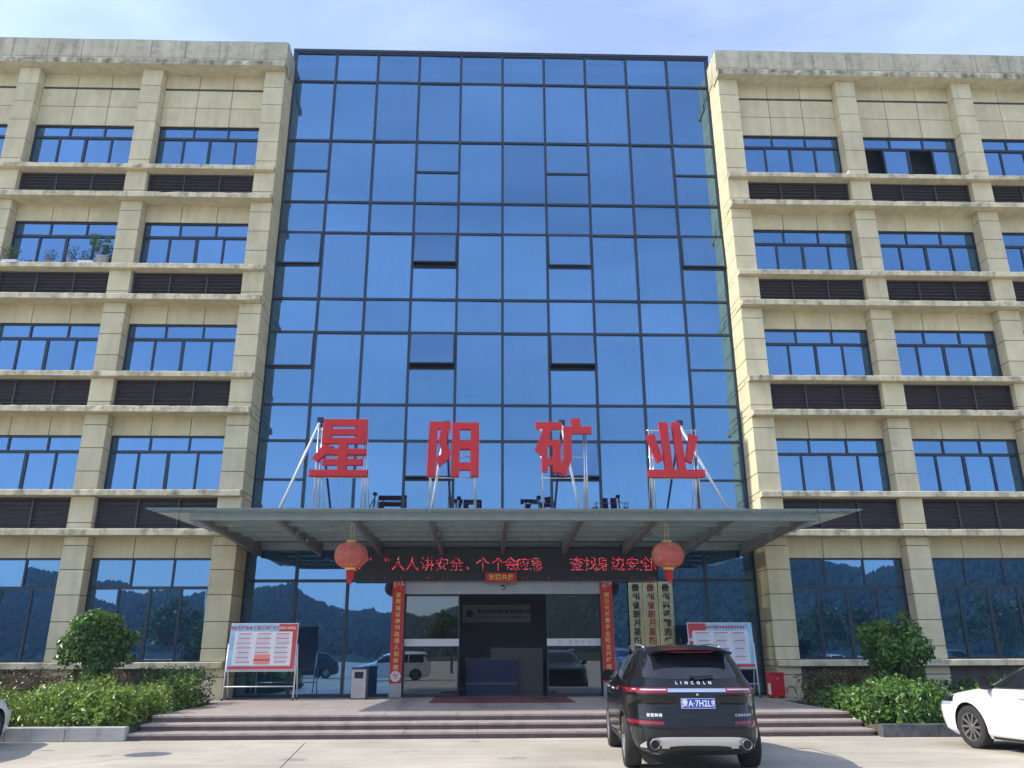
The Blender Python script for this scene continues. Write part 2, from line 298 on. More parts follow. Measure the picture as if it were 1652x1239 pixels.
class MB:
    def __init__(s): s.v = []; s.f = []
    def box(s, x0, x1, y0, y1, z0, z1):
        b = len(s.v); s.v += [(x0,y0,z0),(x1,y0,z0),(x1,y1,z0),(x0,y1,z0),(x0,y0,z1),(x1,y0,z1),(x1,y1,z1),(x0,y1,z1)]
        s.f += [tuple(b+i for i in q) for q in ((3,2,1,0),(4,5,6,7),(0,1,5,4),(1,2,6,5),(2,3,7,6),(3,0,4,7))]; return s
    def tube(s, p0, p1, r0, r1=None, n=8, cap=True):
        r1 = r0 if r1 is None else r1; p0 = Vector(p0); p1 = Vector(p1); d = (p1-p0).normalized()
        a = d.orthogonal().normalized(); c = d.cross(a); b = len(s.v)
        for p, r in ((p0,r0),(p1,r1)):
            for i in range(n):
                t = 2*math.pi*i/n; s.v.append(tuple(p+a*(r*math.cos(t))+c*(r*math.sin(t))))
        for i in range(n): j = (i+1) % n; s.f.append((b+i,b+j,b+n+j,b+n+i))
        if cap: s.f.append(tuple(b+i for i in reversed(range(n)))); s.f.append(tuple(b+n+i for i in range(n)))
        return s
    def path(s, pts, r, n=8):
        for a, b in zip(pts[:-1], pts[1:]): s.tube(a, b, r, r, n)
        return s
    def lathe(s, prof, n=32, c=(0,0,0), axis='z', lobe=0, amp=0):
        b = len(s.v)
        for (r, z) in prof:
            for i in range(n):
                t = 2*math.pi*i/n; rr = r*(1-amp*abs(math.sin(lobe*t/2))**6 if lobe else 1); x, y = rr*math.cos(t), rr*math.sin(t)
                s.v.append((c[0]+x,c[1]+y,c[2]+z) if axis == 'z' else (c[0]+x,c[1]+z,c[2]+y))
        for k in range(len(prof)-1):
            for i in range(n):
                j = (i+1) % n; q = (b+k*n+i,b+k*n+j,b+(k+1)*n+j,b+(k+1)*n+i); s.f.append(q if axis == 'z' else q[::-1])
        return s
    def prism(s, poly, y0, y1):          # polygon in x,z extruded along y
        b = len(s.v); n = len(poly); s.v += [(x,y0,z) for x,z in poly]+[(x,y1,z) for x,z in poly]
        s.f.append(tuple(range(b,b+n))); s.f.append(tuple(reversed(range(b+n,b+2*n))))
        for i in range(n): j = (i+1) % n; s.f.append((b+j,b+i,b+n+i,b+n+j))
        return s
    def grid(s, fn, nu, nv):             # fn(u,v)->point
        b = len(s.v)
        for i in range(nu+1):
            for j in range(nv+1): s.v.append(tuple(fn(i/nu, j/nv)))
        for i in range(nu):
            for j in range(nv): a = b+i*(nv+1)+j; s.f.append((a,a+nv+1,a+nv+2,a+1))
        return s
    def mesh(s, smooth=False, fix=True):
        me = bpy.data.meshes.new('m'); me.from_pydata(s.v, [], s.f)
        if fix:
            bm = bmesh.new(); bm.from_mesh(me); bmesh.ops.recalc_face_normals(bm, faces=bm.faces); bm.to_mesh(me); bm.free()
        if smooth: me.polygons.foreach_set('use_smooth', [True]*len(me.polygons))
        me.update(); return me
    def build(s, name, mat, parent=None, smooth=False, loc=(0,0,0), rot=(0,0,0), fix=True):
        return link(name, s.mesh(smooth, fix), mat, parent, loc, rot)
def text_mesh(body, size, offset=0.0, align='CENTER', line=1.0, extrude=0.0, chsp=1.0):
    cu = bpy.data.curves.new('t', 'FONT'); cu.body = body; cu.size = size; cu.align_x = align; cu.align_y = 'CENTER'; cu.space_line = line; cu.space_character = chsp
    cu.offset = offset; cu.extrude = extrude; cu.resolution_u = 2
    ob = bpy.data.objects.new('t', cu); COL.objects.link(ob)
    me = bpy.data.meshes.new_from_object(ob.evaluated_get(bpy.context.evaluated_depsgraph_get()))
    bpy.data.objects.remove(ob); bpy.data.curves.remove(cu); me.materials.clear(); return me
def text(name, body, size, mat, parent, loc, offset=0.0, line=1.0, align='CENTER', sx=1.0, rot=None, chsp=1.0):
    o = link(name, text_mesh(body, size, offset, align, line, 0.0, chsp), mat, parent, loc, rot or (R(90),0,0)); o.scale = (sx,1,1); return o
def column_text(name, body, size, pitch, mat, parent, loc, offset=0.0):     # one character under the other, top first
    V = []; F = []
    for k, ch in enumerate(body):
        me = text_mesh(ch, size, offset); b = len(V)
        xs = [v.co.x for v in me.vertices]; ys = [v.co.y for v in me.vertices]; cx, cy = (min(xs)+max(xs))/2, (min(ys)+max(ys))/2
        V += [(v.co.x-cx, 0, v.co.y-cy-k*pitch) for v in me.vertices]; F += [tuple(b+i for i in p.vertices) for p in me.polygons]; bpy.data.meshes.remove(me)
    m = MB(); m.v = V; m.f = F; return m.build(name, mat, parent, loc=loc, fix=False)
def rough_bar(name, x0, x1, y0, y1, z0, z1, mat, parent, amp=.005, step=.22, seed=0):
    """long ledge with slightly broken, uneven arrises"""
    rng = random.Random(seed); n = max(2, int((x1-x0)/step)); m = MB()
    for i in range(n+1):
        x = x0+(x1-x0)*i/n; j = lambda k=1: rng.uniform(-amp,amp)*k; d = -abs(rng.gauss(0,amp*1.4)) if rng.random() < .35 else 0
        m.v += [(x,y0+j(.5),z0+j()),(x,y0-d+j(.4),z1-.02+d+j(.5)),(x,y0+.02-d,z1+d+j(.6)),(x,y1,z1),(x,y1,z0)]
    for i in range(n):
        a = i*5; b = a+5
        for k in range(5): m.f.append((a+k,a+(k+1)%5,b+(k+1)%5,b+k))
    m.f.append((0,1,2,3,4)); m.f.append(tuple(n*5+k for k in (4,3,2,1,0)))
    return m.build(name, mat, parent)

# ------------------------------------------------------------------ the ground
PZ = .396                                  # porch level
g = MB(); g.box(-760,760,-760,760,-.5,0); ground = tag(g.build('ground','concrete'), kind='structure')
jm = MB(); jm.v = [(-4.080,-9.25,.004),(-4.067,-9.25,.004),(-3.110,-18,.004),(-3.123,-18,.004)]; jm.f = [(0,1,2,3)]; jm.build('expansion_joint','joint',ground)

porch = MB(); porch.box(-7.75,7.6,-7.40,-.02,-.1,PZ-.05); porch.box(-7.75,7.6,-7.98,-7.38,-.1,PZ-.132-.05); porch.box(-7.75,7.6,-8.56,-7.96,-.1,PZ-.264-.05)
porch.box(-8.9,-7.75,-2.8,-.02,-.1,PZ-.05); porch.box(7.6,8.9,-2.8,-.02,-.1,PZ-.05)
porch = tag(porch.build('entrance_porch','joint'), kind='structure')
rs = random.Random(3)
for k in range(3):                          # treads and risers, cut from long granite slabs
    y0 = -7.47-.58*k; zt = PZ-.132*k; x = -7.8; 
    while x < 7.6:
        L = min(rs.uniform(1.1,1.7), 7.65-x); L = 7.65-x if 7.65-x-L < .6 else L
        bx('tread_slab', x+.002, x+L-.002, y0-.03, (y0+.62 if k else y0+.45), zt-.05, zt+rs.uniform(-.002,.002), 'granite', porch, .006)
        bx('riser_slab', x+.002, x+L-.002, y0+.006+rs.uniform(-.002,.002), y0+.05, zt-.135+.003, zt-.05-.002, 'granite_riser_shaded', porch)
        x += L
for i in range(12):
    for j in range(5):
        bx('floor_slab', -7.8+i*1.2875+.003, -7.8+(i+1)*1.2875-.003, -7.02+j*1.40+.003, -7.02+(j+1)*1.40-.003-(.03 if j == 4 else 0), PZ-.049, PZ+((i*7+j*3)%5-2)*.0006, 'granite', porch)
for s in (-1,1): bx('floor_slab', *( (-8.95,-7.81) if s < 0 else (7.66,8.95) ), -2.75, -.05, PZ-.049, PZ, 'granite', porch)

bedL = tag(MB().box(-30,-7.85,-8.60,-.9,-.1,.22).build('planter_bed','soil'), kind='structure')
bedR = tag(MB().box(7.70,30,-8.80,-.9,-.1,.20).build('planter_bed','soil'), kind='structure')
kerb = tag(MB().box(-30,-7.86,-8.72,-8.60,-.1,.20).build('kerb','joint'), kind='structure')
for i in range(11): bx('kerb_stone', -7.81-(i+1)*1.2+.004, -7.81-i*1.2-.004, -8.78+rs.uniform(-.004,.004), -8.58, 0.0, .27+rs.uniform(-.004,.004), 'kerb_stone', kerb, .015)
kerb2 = tag(MB().box(7.72,30,-8.92,-8.80,-.1,.18).build('kerb','joint'), kind='structure')
for i in range(11): bx('kerb_stone', 7.655+i*1.2+.004, 7.655+(i+1)*1.2-.004, -8.98+rs.uniform(-.004,.004), -8.78, 0.0, .25+rs.uniform(-.004,.004), 'marble_dark', kerb2, .012)

# ------------------------------------------------------------------ the office building
B = empty('office_building', (0,0,0), label='five-storey cream office block with a blue glass curtain wall between two wings', cat='building')
FP = 3.955                                  # floor pitch
PX = [8.25, 12.80, 17.35, 21.90]; PW = .74  # pilasters (inner edge distance from the axis)
SILL = [1.45, 6.57, 10.50, 14.42, 18.36]    # top of the sill ledge
LEDGE = [5.14, 9.08, 13.03, 16.96]          # underside of the ledge under the louvres
HEAD = [4.52, 8.46, 12.40, 16.32, 20.36]
TRANS = [3.62, 7.93, 11.86, 15.76, 19.86]
for s in (-1,1):
    x0, x1 = sorted((s*8.30, s*30)); bx('core', x0,x1,-.28,12,0,23.7,'interior',B)
    x0, x1 = sorted((s*8.55, s*30)); bx('roof', x0,x1,-.9,12,23.702,23.8,'parapet_stone',B)
bx('core', -8.30,8.30,.55,12,5.05,24.2,'interior',B)

def wing(s):
    def X(a, b): return (a, b) if s > 0 else (-b, -a)
    far = 27.0
    def blk(par, xa, xb, y0, y1, z0, z1, mat='wall_stone'):
        a, b = X(xa, xb); bx('block', a, b, y0, y1, z0+.010, z1-.010, mat, par, .007)
    for k, px in enumerate(PX):
        yb = -.02 if k == 0 else -.30
        a, b = X(px+.02, px+PW-.02); pil = MB().box(a,b,-1.178,yb,.0,22.6).build('pilaster','joint',B)
        spans = [.2, 1.02, 1.27]                                      # foot up to the ground-floor sill
        segs = [[.2,1.02,1.27],[1.45,1.83,2.60,3.38,4.13,4.86,5.14]]
        for f in range(1,5):
            s0 = SILL[f]; top = LEDGE[f] if f < 4 else 22.6
            lv0 = LEDGE[f-1]+.20; segs.append([lv0, lv0+.22, s0-.18])
            segs.append([s0, s0+.62, s0+1.38, s0+2.14, top] if f < 4 else [s0, s0+.30, s0+1.12, s0+1.93, s0+2.73, s0+3.51, top])
        for sg in segs:
            for z0, z1 in zip(sg[:-1], sg[1:]): blk(pil, px, px+PW, -1.2, yb+.004, z0, z1)
        if k == 0:
            for z0, z1 in [(q-.18,q) for q in SILL]+[(q,q+.20) for q in LEDGE]+[(22.6,22.84)]: blk(pil, px, px+.2, -.735, yb+.004, z0, z1)
    for k in range(3):                                                # the bays
        xa, xb = PX[k]+PW, PX[k+1]
        a, b = X(xa, xb)
        WL = [bx('bay_wall',a,b,-.78,-.30,HEAD[f]+.012,(LEDGE[f]+.1 if f < 4 else 22.65),'joint',B) for f in range(5)]
        lo = bx('bay_wall',a,b,-.78,-.30,.15,1.28,'joint',B)
        for f in range(1,5): bx('bay_wall',a,b,-.84,-.30,LEDGE[f-1]+.12,SILL[f]-.1,'joint',B)
        wd = (xb-xa)/3
        for f in range(5):
            zz = [(HEAD[f], LEDGE[f]+.02)] if f < 4 else [(HEAD[4],21.17),(21.17,21.95),(22.03,22.62)]
            for z0, z1 in zz:
                for i in range(3):
                    pa, pb = X(xa+i*wd, xa+(i+1)*wd)
                    pn = bx('panel', pa+.011, pb-.011, -.81, -.76, z0+(.0 if z0 == HEAD[f] else .012), z1-.010, 'wall_stone', None, .005)
                    pn.parent = WL[f]; pn.location = pn.location-WL[f].location
        pn = bx('plinth', a, b, -.80, -.779, .16, 1.27, 'plinth', None); pn.parent = lo; pn.location = pn.location-lo.location
        for f in range(5): window(X, xa, xb, f, k, s)
        for f in range(1,5):
            z0, z1 = LEDGE[f-1]+.20, SILL[f]-.18
            m = MB(); w3 = (b-a)/3
            m.box(a,b,-.862,-.842,z0,z1)
            m.box(a,b,-.98,-.86,z0,z0+.05); m.box(a,b,-.98,-.86,z1-.05,z1)
            for i in range(4):
                xm = a+i*w3; xm = min(max(xm, a+.022), b-.022); m.box(xm-.022,xm+.022,-.985,-.858,z0+.05,z1-.05)
            lv = m.build('louvre','louvre',B); n = 7; h = (z1-z0-.10)/n
            sm = box_mesh(b-a-.02, .125, .012, 'louvre')
            for i in range(n): link('slat', sm, None, lv, ((a+b)/2, -.915, z0+.05+(i+.5)*h), (R(38),0,0))
    e0, e1 = X(8.20, far)
    for f in range(5):
        rough_bar('sill_ledge', e0 if s < 0 else e0+.06, e1-.06 if s < 0 else e1, -1.40, -.72, SILL[f]-.18, SILL[f], 'ledge_stone', B, .004, seed=f*3+s)
        if f < 4: rough_bar('floor_ledge', e0 if s < 0 else e0+.03, e1-.03 if s < 0 else e1, -1.50, -.74, LEDGE[f], LEDGE[f]+.20, 'ledge_stone', B, .004, seed=f*5+s+40)
    rough_bar('cornice', e0, e1, -1.50, -.70, 22.60, 22.84, 'cornice_stone', B, .009, .2, seed=77+s)
    a, b = X(8.27, far); pp = MB().box(a,b,-1.175,-.9,22.84,23.86).build('parapet','joint',B)
    i = 0
    while i*1.29 < 18:
        pa, pb = X(8.22+i*1.29, 8.22+(i+1)*1.29)
        bx('panel', pa+.006, pb-.006, -1.20, -.85 if i else -.02, 23.13, 23.93+((i*5)%3-1)*.006, 'parapet_stone', pp, .01)
        bx('panel', pa+.004, pb-.004, -1.20, -1.10 if i else -.02, 22.84, 23.118, 'parapet_stone', pp, .006); i += 1
    m = MB(); pts = [(s*(8.35+i*1.5), -1.05, 24.06+.012*math.sin(i*2.1)) for i in range(12)]
    m.path(pts, .011, 5)
    for p in pts[::2]: m.tube((p[0],p[1],23.9), p, .010, .010, 5)
    m.path([(s*8.35,-1.05,24.06),(s*8.24,-1.0,24.0),(s*8.22,-.9,23.86)], .011, 5)
    m.build('lightning_wire','steel_grey',B)

OPEN = {(1,4,1): (0,2)}                      # wing side, floor, bay -> slid-open lower lights
def window(X, xa, xb, f, k, s):
    z0, z1, zt = SILL[f], HEAD[f], TRANS[f]; a, b = X(xa, xb); y0, y1 = -.74, -.64; w = b-a
    m = MB(); t = .055
    m.box(a,b,y0,y1,z0,z0+t); m.box(a,b,y0,y1,z1-t,z1); m.box(a,a+t,y0,y1,z0+t,z1-t); m.box(b-t,b,y0,y1,z0+t,z1-t); m.box(a+t,b-t,y0-.006,y1,zt-.045,zt+.045)
    for i in (1,2): xm = a+w*i/3; m.box(xm-.03,xm+.03,y0+.003,y1,zt+.045,z1-t)
    for i in (1,2,3): xm = a+w*i/4; h = .05 if i == 2 else .034; m.box(xm-h,xm+h,y0+.003,y1,z0+t,zt-.045)
    wn = m.build('window','frame',B)
    rr = random.Random(f*31+k*7+s)
    def pane(x0, x1, za, zb):
        bx('pane', x0, x1, -.695, -.685, za, zb, 'window_glass', wn, rot=(R(rr.gauss(0,.30)), 0, R(rr.gauss(0,.30))))
    for i in range(3): pane(a+w*i/3+.02, a+w*(i+1)/3-.02, zt+.03, z1-.04)
    op = OPEN.get((s,f,k), ())
    for i in range(4):
        if i in op: continue
        pane(a+w*i/4+.02, a+w*(i+1)/4-.02, z0+.04, zt-.03)
for s in (-1,1): wing(s)

# curtain wall
CW = 1.65; XM = [-8.25+CW*i for i in range(11)]
ROWS = [24.47, 23.10, 20.38, 17.70, 16.41, 13.75, 12.46, 9.79, 8.51, 5.84, 5.12]
m = MB()
for i, x in enumerate(XM):
    h = .045 if 0 < i < 10 else .075
    m.box(x-h,x+h,-.07,.10,5.12,24.47)
for i, z in enumerate(ROWS): 
    h = .04
    for j in range(10): m.box(XM[j]+.045,XM[j+1]-.045,-.060,.10,z-h,z+h)
for lo, hi in ((3,2),(5,4),(7,6),(9,8)):
    zm = (ROWS[lo]+ROWS[hi])/2
    for j in (0,3,6,9): m.box(XM[j]+.045,XM[j+1]-.045,-.055,.10,zm-.035,zm+.035)
m.box(-8.33,8.33,-.09,.55,24.505,24.62)
cw = m.build('curtain_wall','frame',B)
rg = random.Random(12)
def glasspan(x0, x1, z0, z1, tilt=0.0, par=None):
    if tilt:
        hgt = z1-z0; a = R(tilt)
        sm = MB(); sm.box(x0,x1,-.03,.0,-.05,0); sm.box(x0,x1,-.03,.0,-hgt,-hgt+.05); sm.box(x0,x0+.045,-.03,.0,-hgt+.05,-.05); sm.box(x1-.045,x1,-.03,.0,-hgt+.05,-.05)
        o = sm.build('sash','frame',B, loc=(0,-.06,z1), rot=(-a,0,0))
        bx('pane', x0+.045, x1-.045, -.021, -.011, -hgt+.05, -.05, 'blue_glass', o)
    else:
        bx('glass_panel', x0, x1, -.005, .005, z0, z1, 'blue_glass', cw, rot=(R(rg.gauss(0,.30)),0,R(rg.gauss(0,.28))))
TILT = {(3,4):9,(3,6):13,(6,6):13,(3,8):8,(6,8):11,(9,4):3.5,(0,4):2.0,(6,4):2.6,(0,6):1.5}
for r in range(10):
    z1, z0 = ROWS[r], ROWS[r+1]
    for j in range(10):
        xa, xb = XM[j]+.035, XM[j+1]-.035
        if r in (2,4,6,8) and j in (0,3,6,9):
            zm = (z0+z1)/2
            glasspan(xa, xb, zm+.03, z1-.03, TILT.get((j,r),0)); glasspan(xa, xb, z0+.03, zm-.03)
        else: glasspan(xa, xb, z0+.03, z1-.03)
plain('cloth', (.74,.72,.66), .9)
for j, r, f0, f1 in ((2,1,.45,1),(7,1,.5,1),(2,2,.4,.95),(7,2,.55,1),(1,4,.0,.5),(2,4,.3,1),(4,4,.1,1),(5,4,.05,.95),(7,4,.4,1),(8,4,.1,.9),(2,6,.3,1),(4,6,.1,.6),(7,6,.35,.9),(8,6,.5,1),(7,8,.3,.9),(1,8,.5,1),(5,6,.0,.4)):
    xa, xb = XM[j]+.06+(CW-.12)*f0, XM[j]+.06+(CW-.12)*f1; za, zb = ROWS[r+1]+.06, ROWS[r]-.06
    m = MB(); m.grid(lambda u,v: (xa+(xb-xa)*u, .22+.035*math.sin((xb-xa)*u*32+j)+.01*math.sin(u*9+v*2), za+(zb-za)*v), max(12,int((xb-xa)*30)), 2); m.build('curtain','cloth',B,True)
# ground-floor shopfront either side of the doors
m = MB()
for x in XM[:3]+XM[8:]:
    h = .045 if abs(x) < 8 else .10; m.box(x-h,x+h,-.08,.10,PZ,5.08)
for xa, xb in ((-8.25,-3.48),(3.50,8.25)):
    for za, zb in ((PZ,PZ+.10),(3.84,3.93),(4.98,5.08)):
        xs = [x for x in XM if xa-.01 <= x <= xb+.01]; xs = sorted(set([xa]+xs+[xb]))
        for p, q in zip(xs[:-1], xs[1:]):
            if q-p > .2: m.box(p+.05,q-.05,-.07,.10,za,zb)
m.box(-3.48,-3.40,-.08,.10,PZ,5.08); m.box(3.42,3.50,-.08,.10,PZ,5.08); m.box(-3.40,3.42,-.08,.10,3.86,5.08)
sf = m.build('shopfront','frame',B)
for xa, xb in ((-8.25,-6.6),(-6.6,-4.95),(-4.95,-3.46),(3.48,4.95),(4.95,6.6),(6.6,8.25)):
    for za, zb in ((PZ+.08,3.86),(3.92,5.0)):
        bx('glass_panel', xa+.035, xb-.035, -.005, .005, za, zb, 'shop_glass', sf, rot=(R(rg.gauss(0,.10)),0,R(rg.gauss(0,.10))))
# automatic doors
dr = MB().box(-3.12,3.14,-.16,.10,3.46,3.855).build('door_header','lintel',B)
for x0, x1 in ((-3.40,-3.12),(3.14,3.42)): bx('door_jamb', x0, x1, -.15, .10, PZ+.002, 3.853, 'lintel', B)
for x0, x1, lab in ((-3.10,-1.36,'L'),(1.40,3.12,'R')):
    m = MB(); m.box(x0,x1,-.02,.03,3.40,3.455); m.box(x0,x1,-.02,.03,PZ+.003,PZ+.09); 
    for xe in (x0,x1-.045): m.box(xe,xe+.045,-.02,.03,PZ+.09,3.40)
    d = m.build('sliding_door','frame',B); bx('pane', x0+.04, x1-.04, -.002, .006, PZ+.09, 3.40, 'door_glass', d)
    bx('safety_strip', x0+.01, x1-.01, -.0235, -.021, 1.88, 2.10, 'white_paint', d)
    if lab == 'R':
        text('strip_lettering', '星  阳  矿  业', .13, 'print_grey', d, (x0+1.05,-.0245,1.985))
        mm = MB(); mm.lathe([(.05,0),(.032,0)], 20, axis='y'); mm.build('strip_emblem','print_grey',d,loc=(x0+.40,-.0245,1.99),fix=False)
m = MB(); m.lathe([(.0,-.11),(.05,-.10),(.075,-.05),(.085,0),(.09,.03)],16,axis='y'); m.build('door_sensor','silver',dr,True,(.02,-.16,3.66))

# entrance canopy
CN = MB()
CN.box(-7.95,7.95,-6.28,-6.12,4.86,5.035)                                  # front fascia beam
CN.box(-7.95,7.95,-.16,-.10,4.84,5.10)
cp = CN.build('canopy','steel_grey',B)
for y, zz in ((-4.95,4.93),(-3.75,4.95),(-2.5,4.98),(-1.25,5.01)): bx('purlin', -8.30, 8.30, y-.05, y+.05, zz-.02, zz+.10, 'steel_grey', cp)
for k in range(-4,5):
    x = k*1.95; rm = MB(); n = 1
    b = [( -6.10,4.90),(-.17,4.64),(-.17,5.04),(-6.10,5.02)]
    rm.v = [(x-.06,p,z) for p,z in b]+[(x+.06,p,z) for p,z in b]; rm.f = [(0,1,2,3),(7,6,5,4),(0,4,5,1),(1,5,6,2),(2,6,7,3),(3,7,4,0)]
    rm.build('rib','steel_dark',cp)
edges = [-8.85]+[k*1.95 for k in range(-4,5)]+[8.92]
for xa, xb in zip(edges[:-1], edges[1:]):
    for ya, yb in ((-6.82,-3.35),(-3.33,-.12)):
        za, zb = 5.045+.03*(ya+6.82), 5.045+.03*(yb+6.82)
        gm = MB(); gm.v = [(xa+.01,ya,za),(xb-.01,ya,za),(xb-.01,yb,zb),(xa+.01,yb,zb),(xa+.01,ya,za+.024),(xb-.01,ya,za+.024),(xb-.01,yb,zb+.024),(xa+.01,yb,zb+.024)]
        gm.f = [(3,2,1,0),(4,5,6,7),(0,1,5,4),(1,2,6,5),(2,3,7,6),(3,0,4,7)]; gm.build('glass_panel','canopy_glass',cp)
for x in (-5.85,-1.95,3.9,5.85):
    for y in (-4.2,-2.9):
        m = MB(); m.lathe([(.0,-.10),(.06,-.10),(.066,-.09),(.066,0)],16); m.build('downlight','steel_dark',cp,True,(x+.12,y,4.86))

# lobby seen through the open doors
lb = MB()
lb.box(-8.2,8.2,.15,6.2,PZ-.3,PZ-.001); lobby_f = lb.build('lobby_floor','lobby_floor',B)
bx('lobby_wall',-8.2,8.2,6.2,6.4,PZ,5.0,'lobby_wall',B); bx('lobby_ceiling',-8.2,8.2,.12,6.2,4.6,4.7,'lobby_wall',B); bx('lobby_wall',-4.4,-4.2,.12,6.2,PZ,4.6,'lobby_wall',B); bx('lobby_wall',4.2,4.4,.12,6.2,PZ,4.6,'lobby_wall',B)
bx('reception_backdrop', -.35, 1.55, 4.3, 4.4, PZ, 1.85, 'desk_grey', None)
tag(bpy.context.scene.objects['reception_backdrop'], 'pale grey low partition standing behind the blue desk inside the lobby', 'partition')
ds = empty('reception_desk', (-.32,3.5,PZ), label='dark blue reception desk seen inside the dim lobby', cat='desk')
bx('desk_front', -.90, .90, 0, .06, .30, 1.06, 'desk_blue', ds); bx('desk_kick', -.88,.88,.03,.5,0,.22,'desk_blue',ds); bx('desk_band',-.9,.9,-.01,.06,.222,.298,'desk_grey',ds); bx('desk_top',-.95,.95,-.03,.6,1.062,1.10,'desk_grey',ds)
for x in (-.9,.86): bx('desk_side', x, x+.04, .06, .6, 0, 1.06, 'desk_blue', ds)
mn = empty('desk_monitor', (-.85,3.7,PZ+1.10), label='black monitor on the reception desk inside the lobby', cat='monitor'); bx('screen',-.26,.26,0,.03,.08,.42,'black',mn); bx('stand',-.1,.1,0,.14,0,.02,'black',mn); bx('neck',-.02,.02,.005,.04,.02,.08,'black',mn)
sg = empty('company_board', (-.12,5.9,2.80), label='grey company name board on the back wall inside the lobby', cat='sign')
bx('board',-1.33,1.33,0,.04,0,.66,'sign_grey',sg); text('lettering','贵州省朗月星阳矿业有限公司',.16,'navy',sg,(.28,-.006,.40),.004); text('lettering','GUIZHOU LANGYUE XINGYANG MINING CO LTD',.085,'navy',sg,(.28,-.006,.19))
m = MB(); m.lathe([(.15,0),(.0,0)],24,axis='y'); m.build('emblem','navy',sg,loc=(-1.05,-.006,.33),fix=False)

# ------------------------------------------------------------------ rooftop letters on the canopy
def letter(name, label, strokes, zx0, zy1, wx, braces, X0, posts):
    """strokes in photo-tracing units; zx0,zy1 lower-left corner; X0 world x of that corner"""
    SX, SZ = .01725/4.589, .01690/4.589; ZB = 6.085
    t = empty(name, (X0+wx*SX/2, -5.7, 5.10), label=label, cat='sign letter', group='red sign letters on the canopy')
    ox = wx*SX/2; polys = []
    for p in strokes:
        if len(p) == 2: (xa,ya),(xb,yb) = p; p = [(xa,ya),(xb,ya),(xb,yb),(xa,yb)]
        polys.append([((x-zx0)*SX-ox, (zy1-y)*SZ+ZB-5.10) for x, y in p])
    m = MB()
    for i, p in enumerate(polys): m.prism(p, -.06-.0022*i, .05+.0022*i)
    m.build('face','sign_red',t)
    # bulbs on a regular lattice inside the strokes
    def inside(p, x, z, mar=.012):
        c = False; n = len(p); dmin = 9
        for i in range(n):
            (x1,z1),(x2,z2) = p[i], p[(i+1)%n]
            if (z1 > z) != (z2 > z) and x < (x2-x1)*(z-z1)/(z2-z1)+x1: c = not c
        return c
    d = MB(); st = .0585; zz = ZB-5.10+.03
    yf = -.06-.0022*len(polys)
    while zz < 2.7:
        xx = -ox+.03
        while xx < ox+.1:
            if any(inside(p,xx,zz) for p in polys):
                b = len(d.v); r = .013; d.v += [(xx-r,yf,zz),(xx,yf,zz-r),(xx+r,yf,zz),(xx,yf,zz+r),(xx,yf-.012,zz)]; d.f += [(b,b+1,b+4),(b+1,b+2,b+4),(b+2,b+3,b+4),(b+3,b,b+4)]
            xx += st
        zz += st
    tag(d.build('bulbs','bulb',t), kind='stuff')
    fm = MB(); w = ox
    for x in posts: fm.tube((x,.08,-.03),(x,.08,2.35),.020,n=8)
    for z in (.98,1.55,2.30): fm.tube((posts[0]-.05,.085,z),(posts[-1]+.05,.085,z),.014,n=6)
    for x in posts: fm.tube((x+.05,.95,-.03),(x,.10,1.35),.016,n=6)
    fm.build('support_frame','silver',t,True)
    (bx0,bz0),(bx1) = braces
    m = MB(); m.tube((bx0,.14,bz0),(bx1,.30,-.03),.038,n=10); m.build('brace','white_bar',t,True)
    m = MB(); m.tube((bx0+.02,.18,bz0+.05),(bx0-.10*(1 if X0 > 0 else -1),2.4,-.01),.032,n=8); m.box(bx0-.07,bx0+.09,.10,.24,bz0+.02,bz0+.14); m.build('rear_strut','navy',t)
letter('sign_letter','red bulb-studded letter at the left end of the canopy roof',[((245,125),(552,175)),((240,197),(550,243)),((237,264),(549,308)),((240,130),(303,300)),((481,130),(551,300)),
   [(255,310),(322,330),(215,445),(178,415)],((358,306),(420,510)),((262,345),(551,390)),((252,420),(530,466)),((165,500),(570,548))],165,548,405,((-.62,2.50),-1.62),-5.18,(-.62,-.52,.62,.70))
letter('sign_letter','second red bulb-studded letter from the left on the canopy roof',[[(1028,132),(1084,132),(1076,540),(1015,540)],[(1030,134),(1180,134),(1178,186),(1030,186)],[(1118,150),(1178,150),(1150,292),(1092,286)],[(1092,285),(1150,285),(1180,352),(1118,345)],[(1118,340),(1180,348),(1172,412),(1122,385)],[(1122,370),(1172,408),(1100,468),(1078,405)],
   ((1190,138),(1245,538)),((1322,138),(1382,538)),((1192,139),(1380,190)),((1192,275),(1380,340)),((1192,438),(1380,492))],1015,540,367,((-.22,2.42),-.58),-2.11,(-.60,.58))
letter('sign_letter','third red bulb-studded letter from the left on the canopy roof',[((195,147),(387,198)),[(248,190),(312,190),(292,280),(225,280)],[(225,272),(292,275),(282,335),(240,405),(190,350)],((238,330),(281,518)),((241,280),(372,326)),((315,282),(376,525)),((272,425),(330,470)),
   [(450,125),(518,115),(522,182),(465,186)],((400,180),(598,232)),[(398,184),(455,184),(452,420),(405,555),(345,508),(396,420)]],190,555,408,((-.02,2.46),.46),.76,(-.56,.56,.62))
letter('sign_letter','red bulb-studded letter at the right end of the canopy roof',[((1012,497),(1420,552)),[(1113,140),(1172,140),(1195,500),(1138,500)],[(1203,140),(1265,140),(1288,500),(1230,500)],[(1012,243),(1072,228),(1130,425),(1085,448)],[(1325,228),(1390,245),(1330,448),(1288,430)]],1012,552,408,((.22,2.46),1.50),3.76,(-.66,-.58,.52,.62))

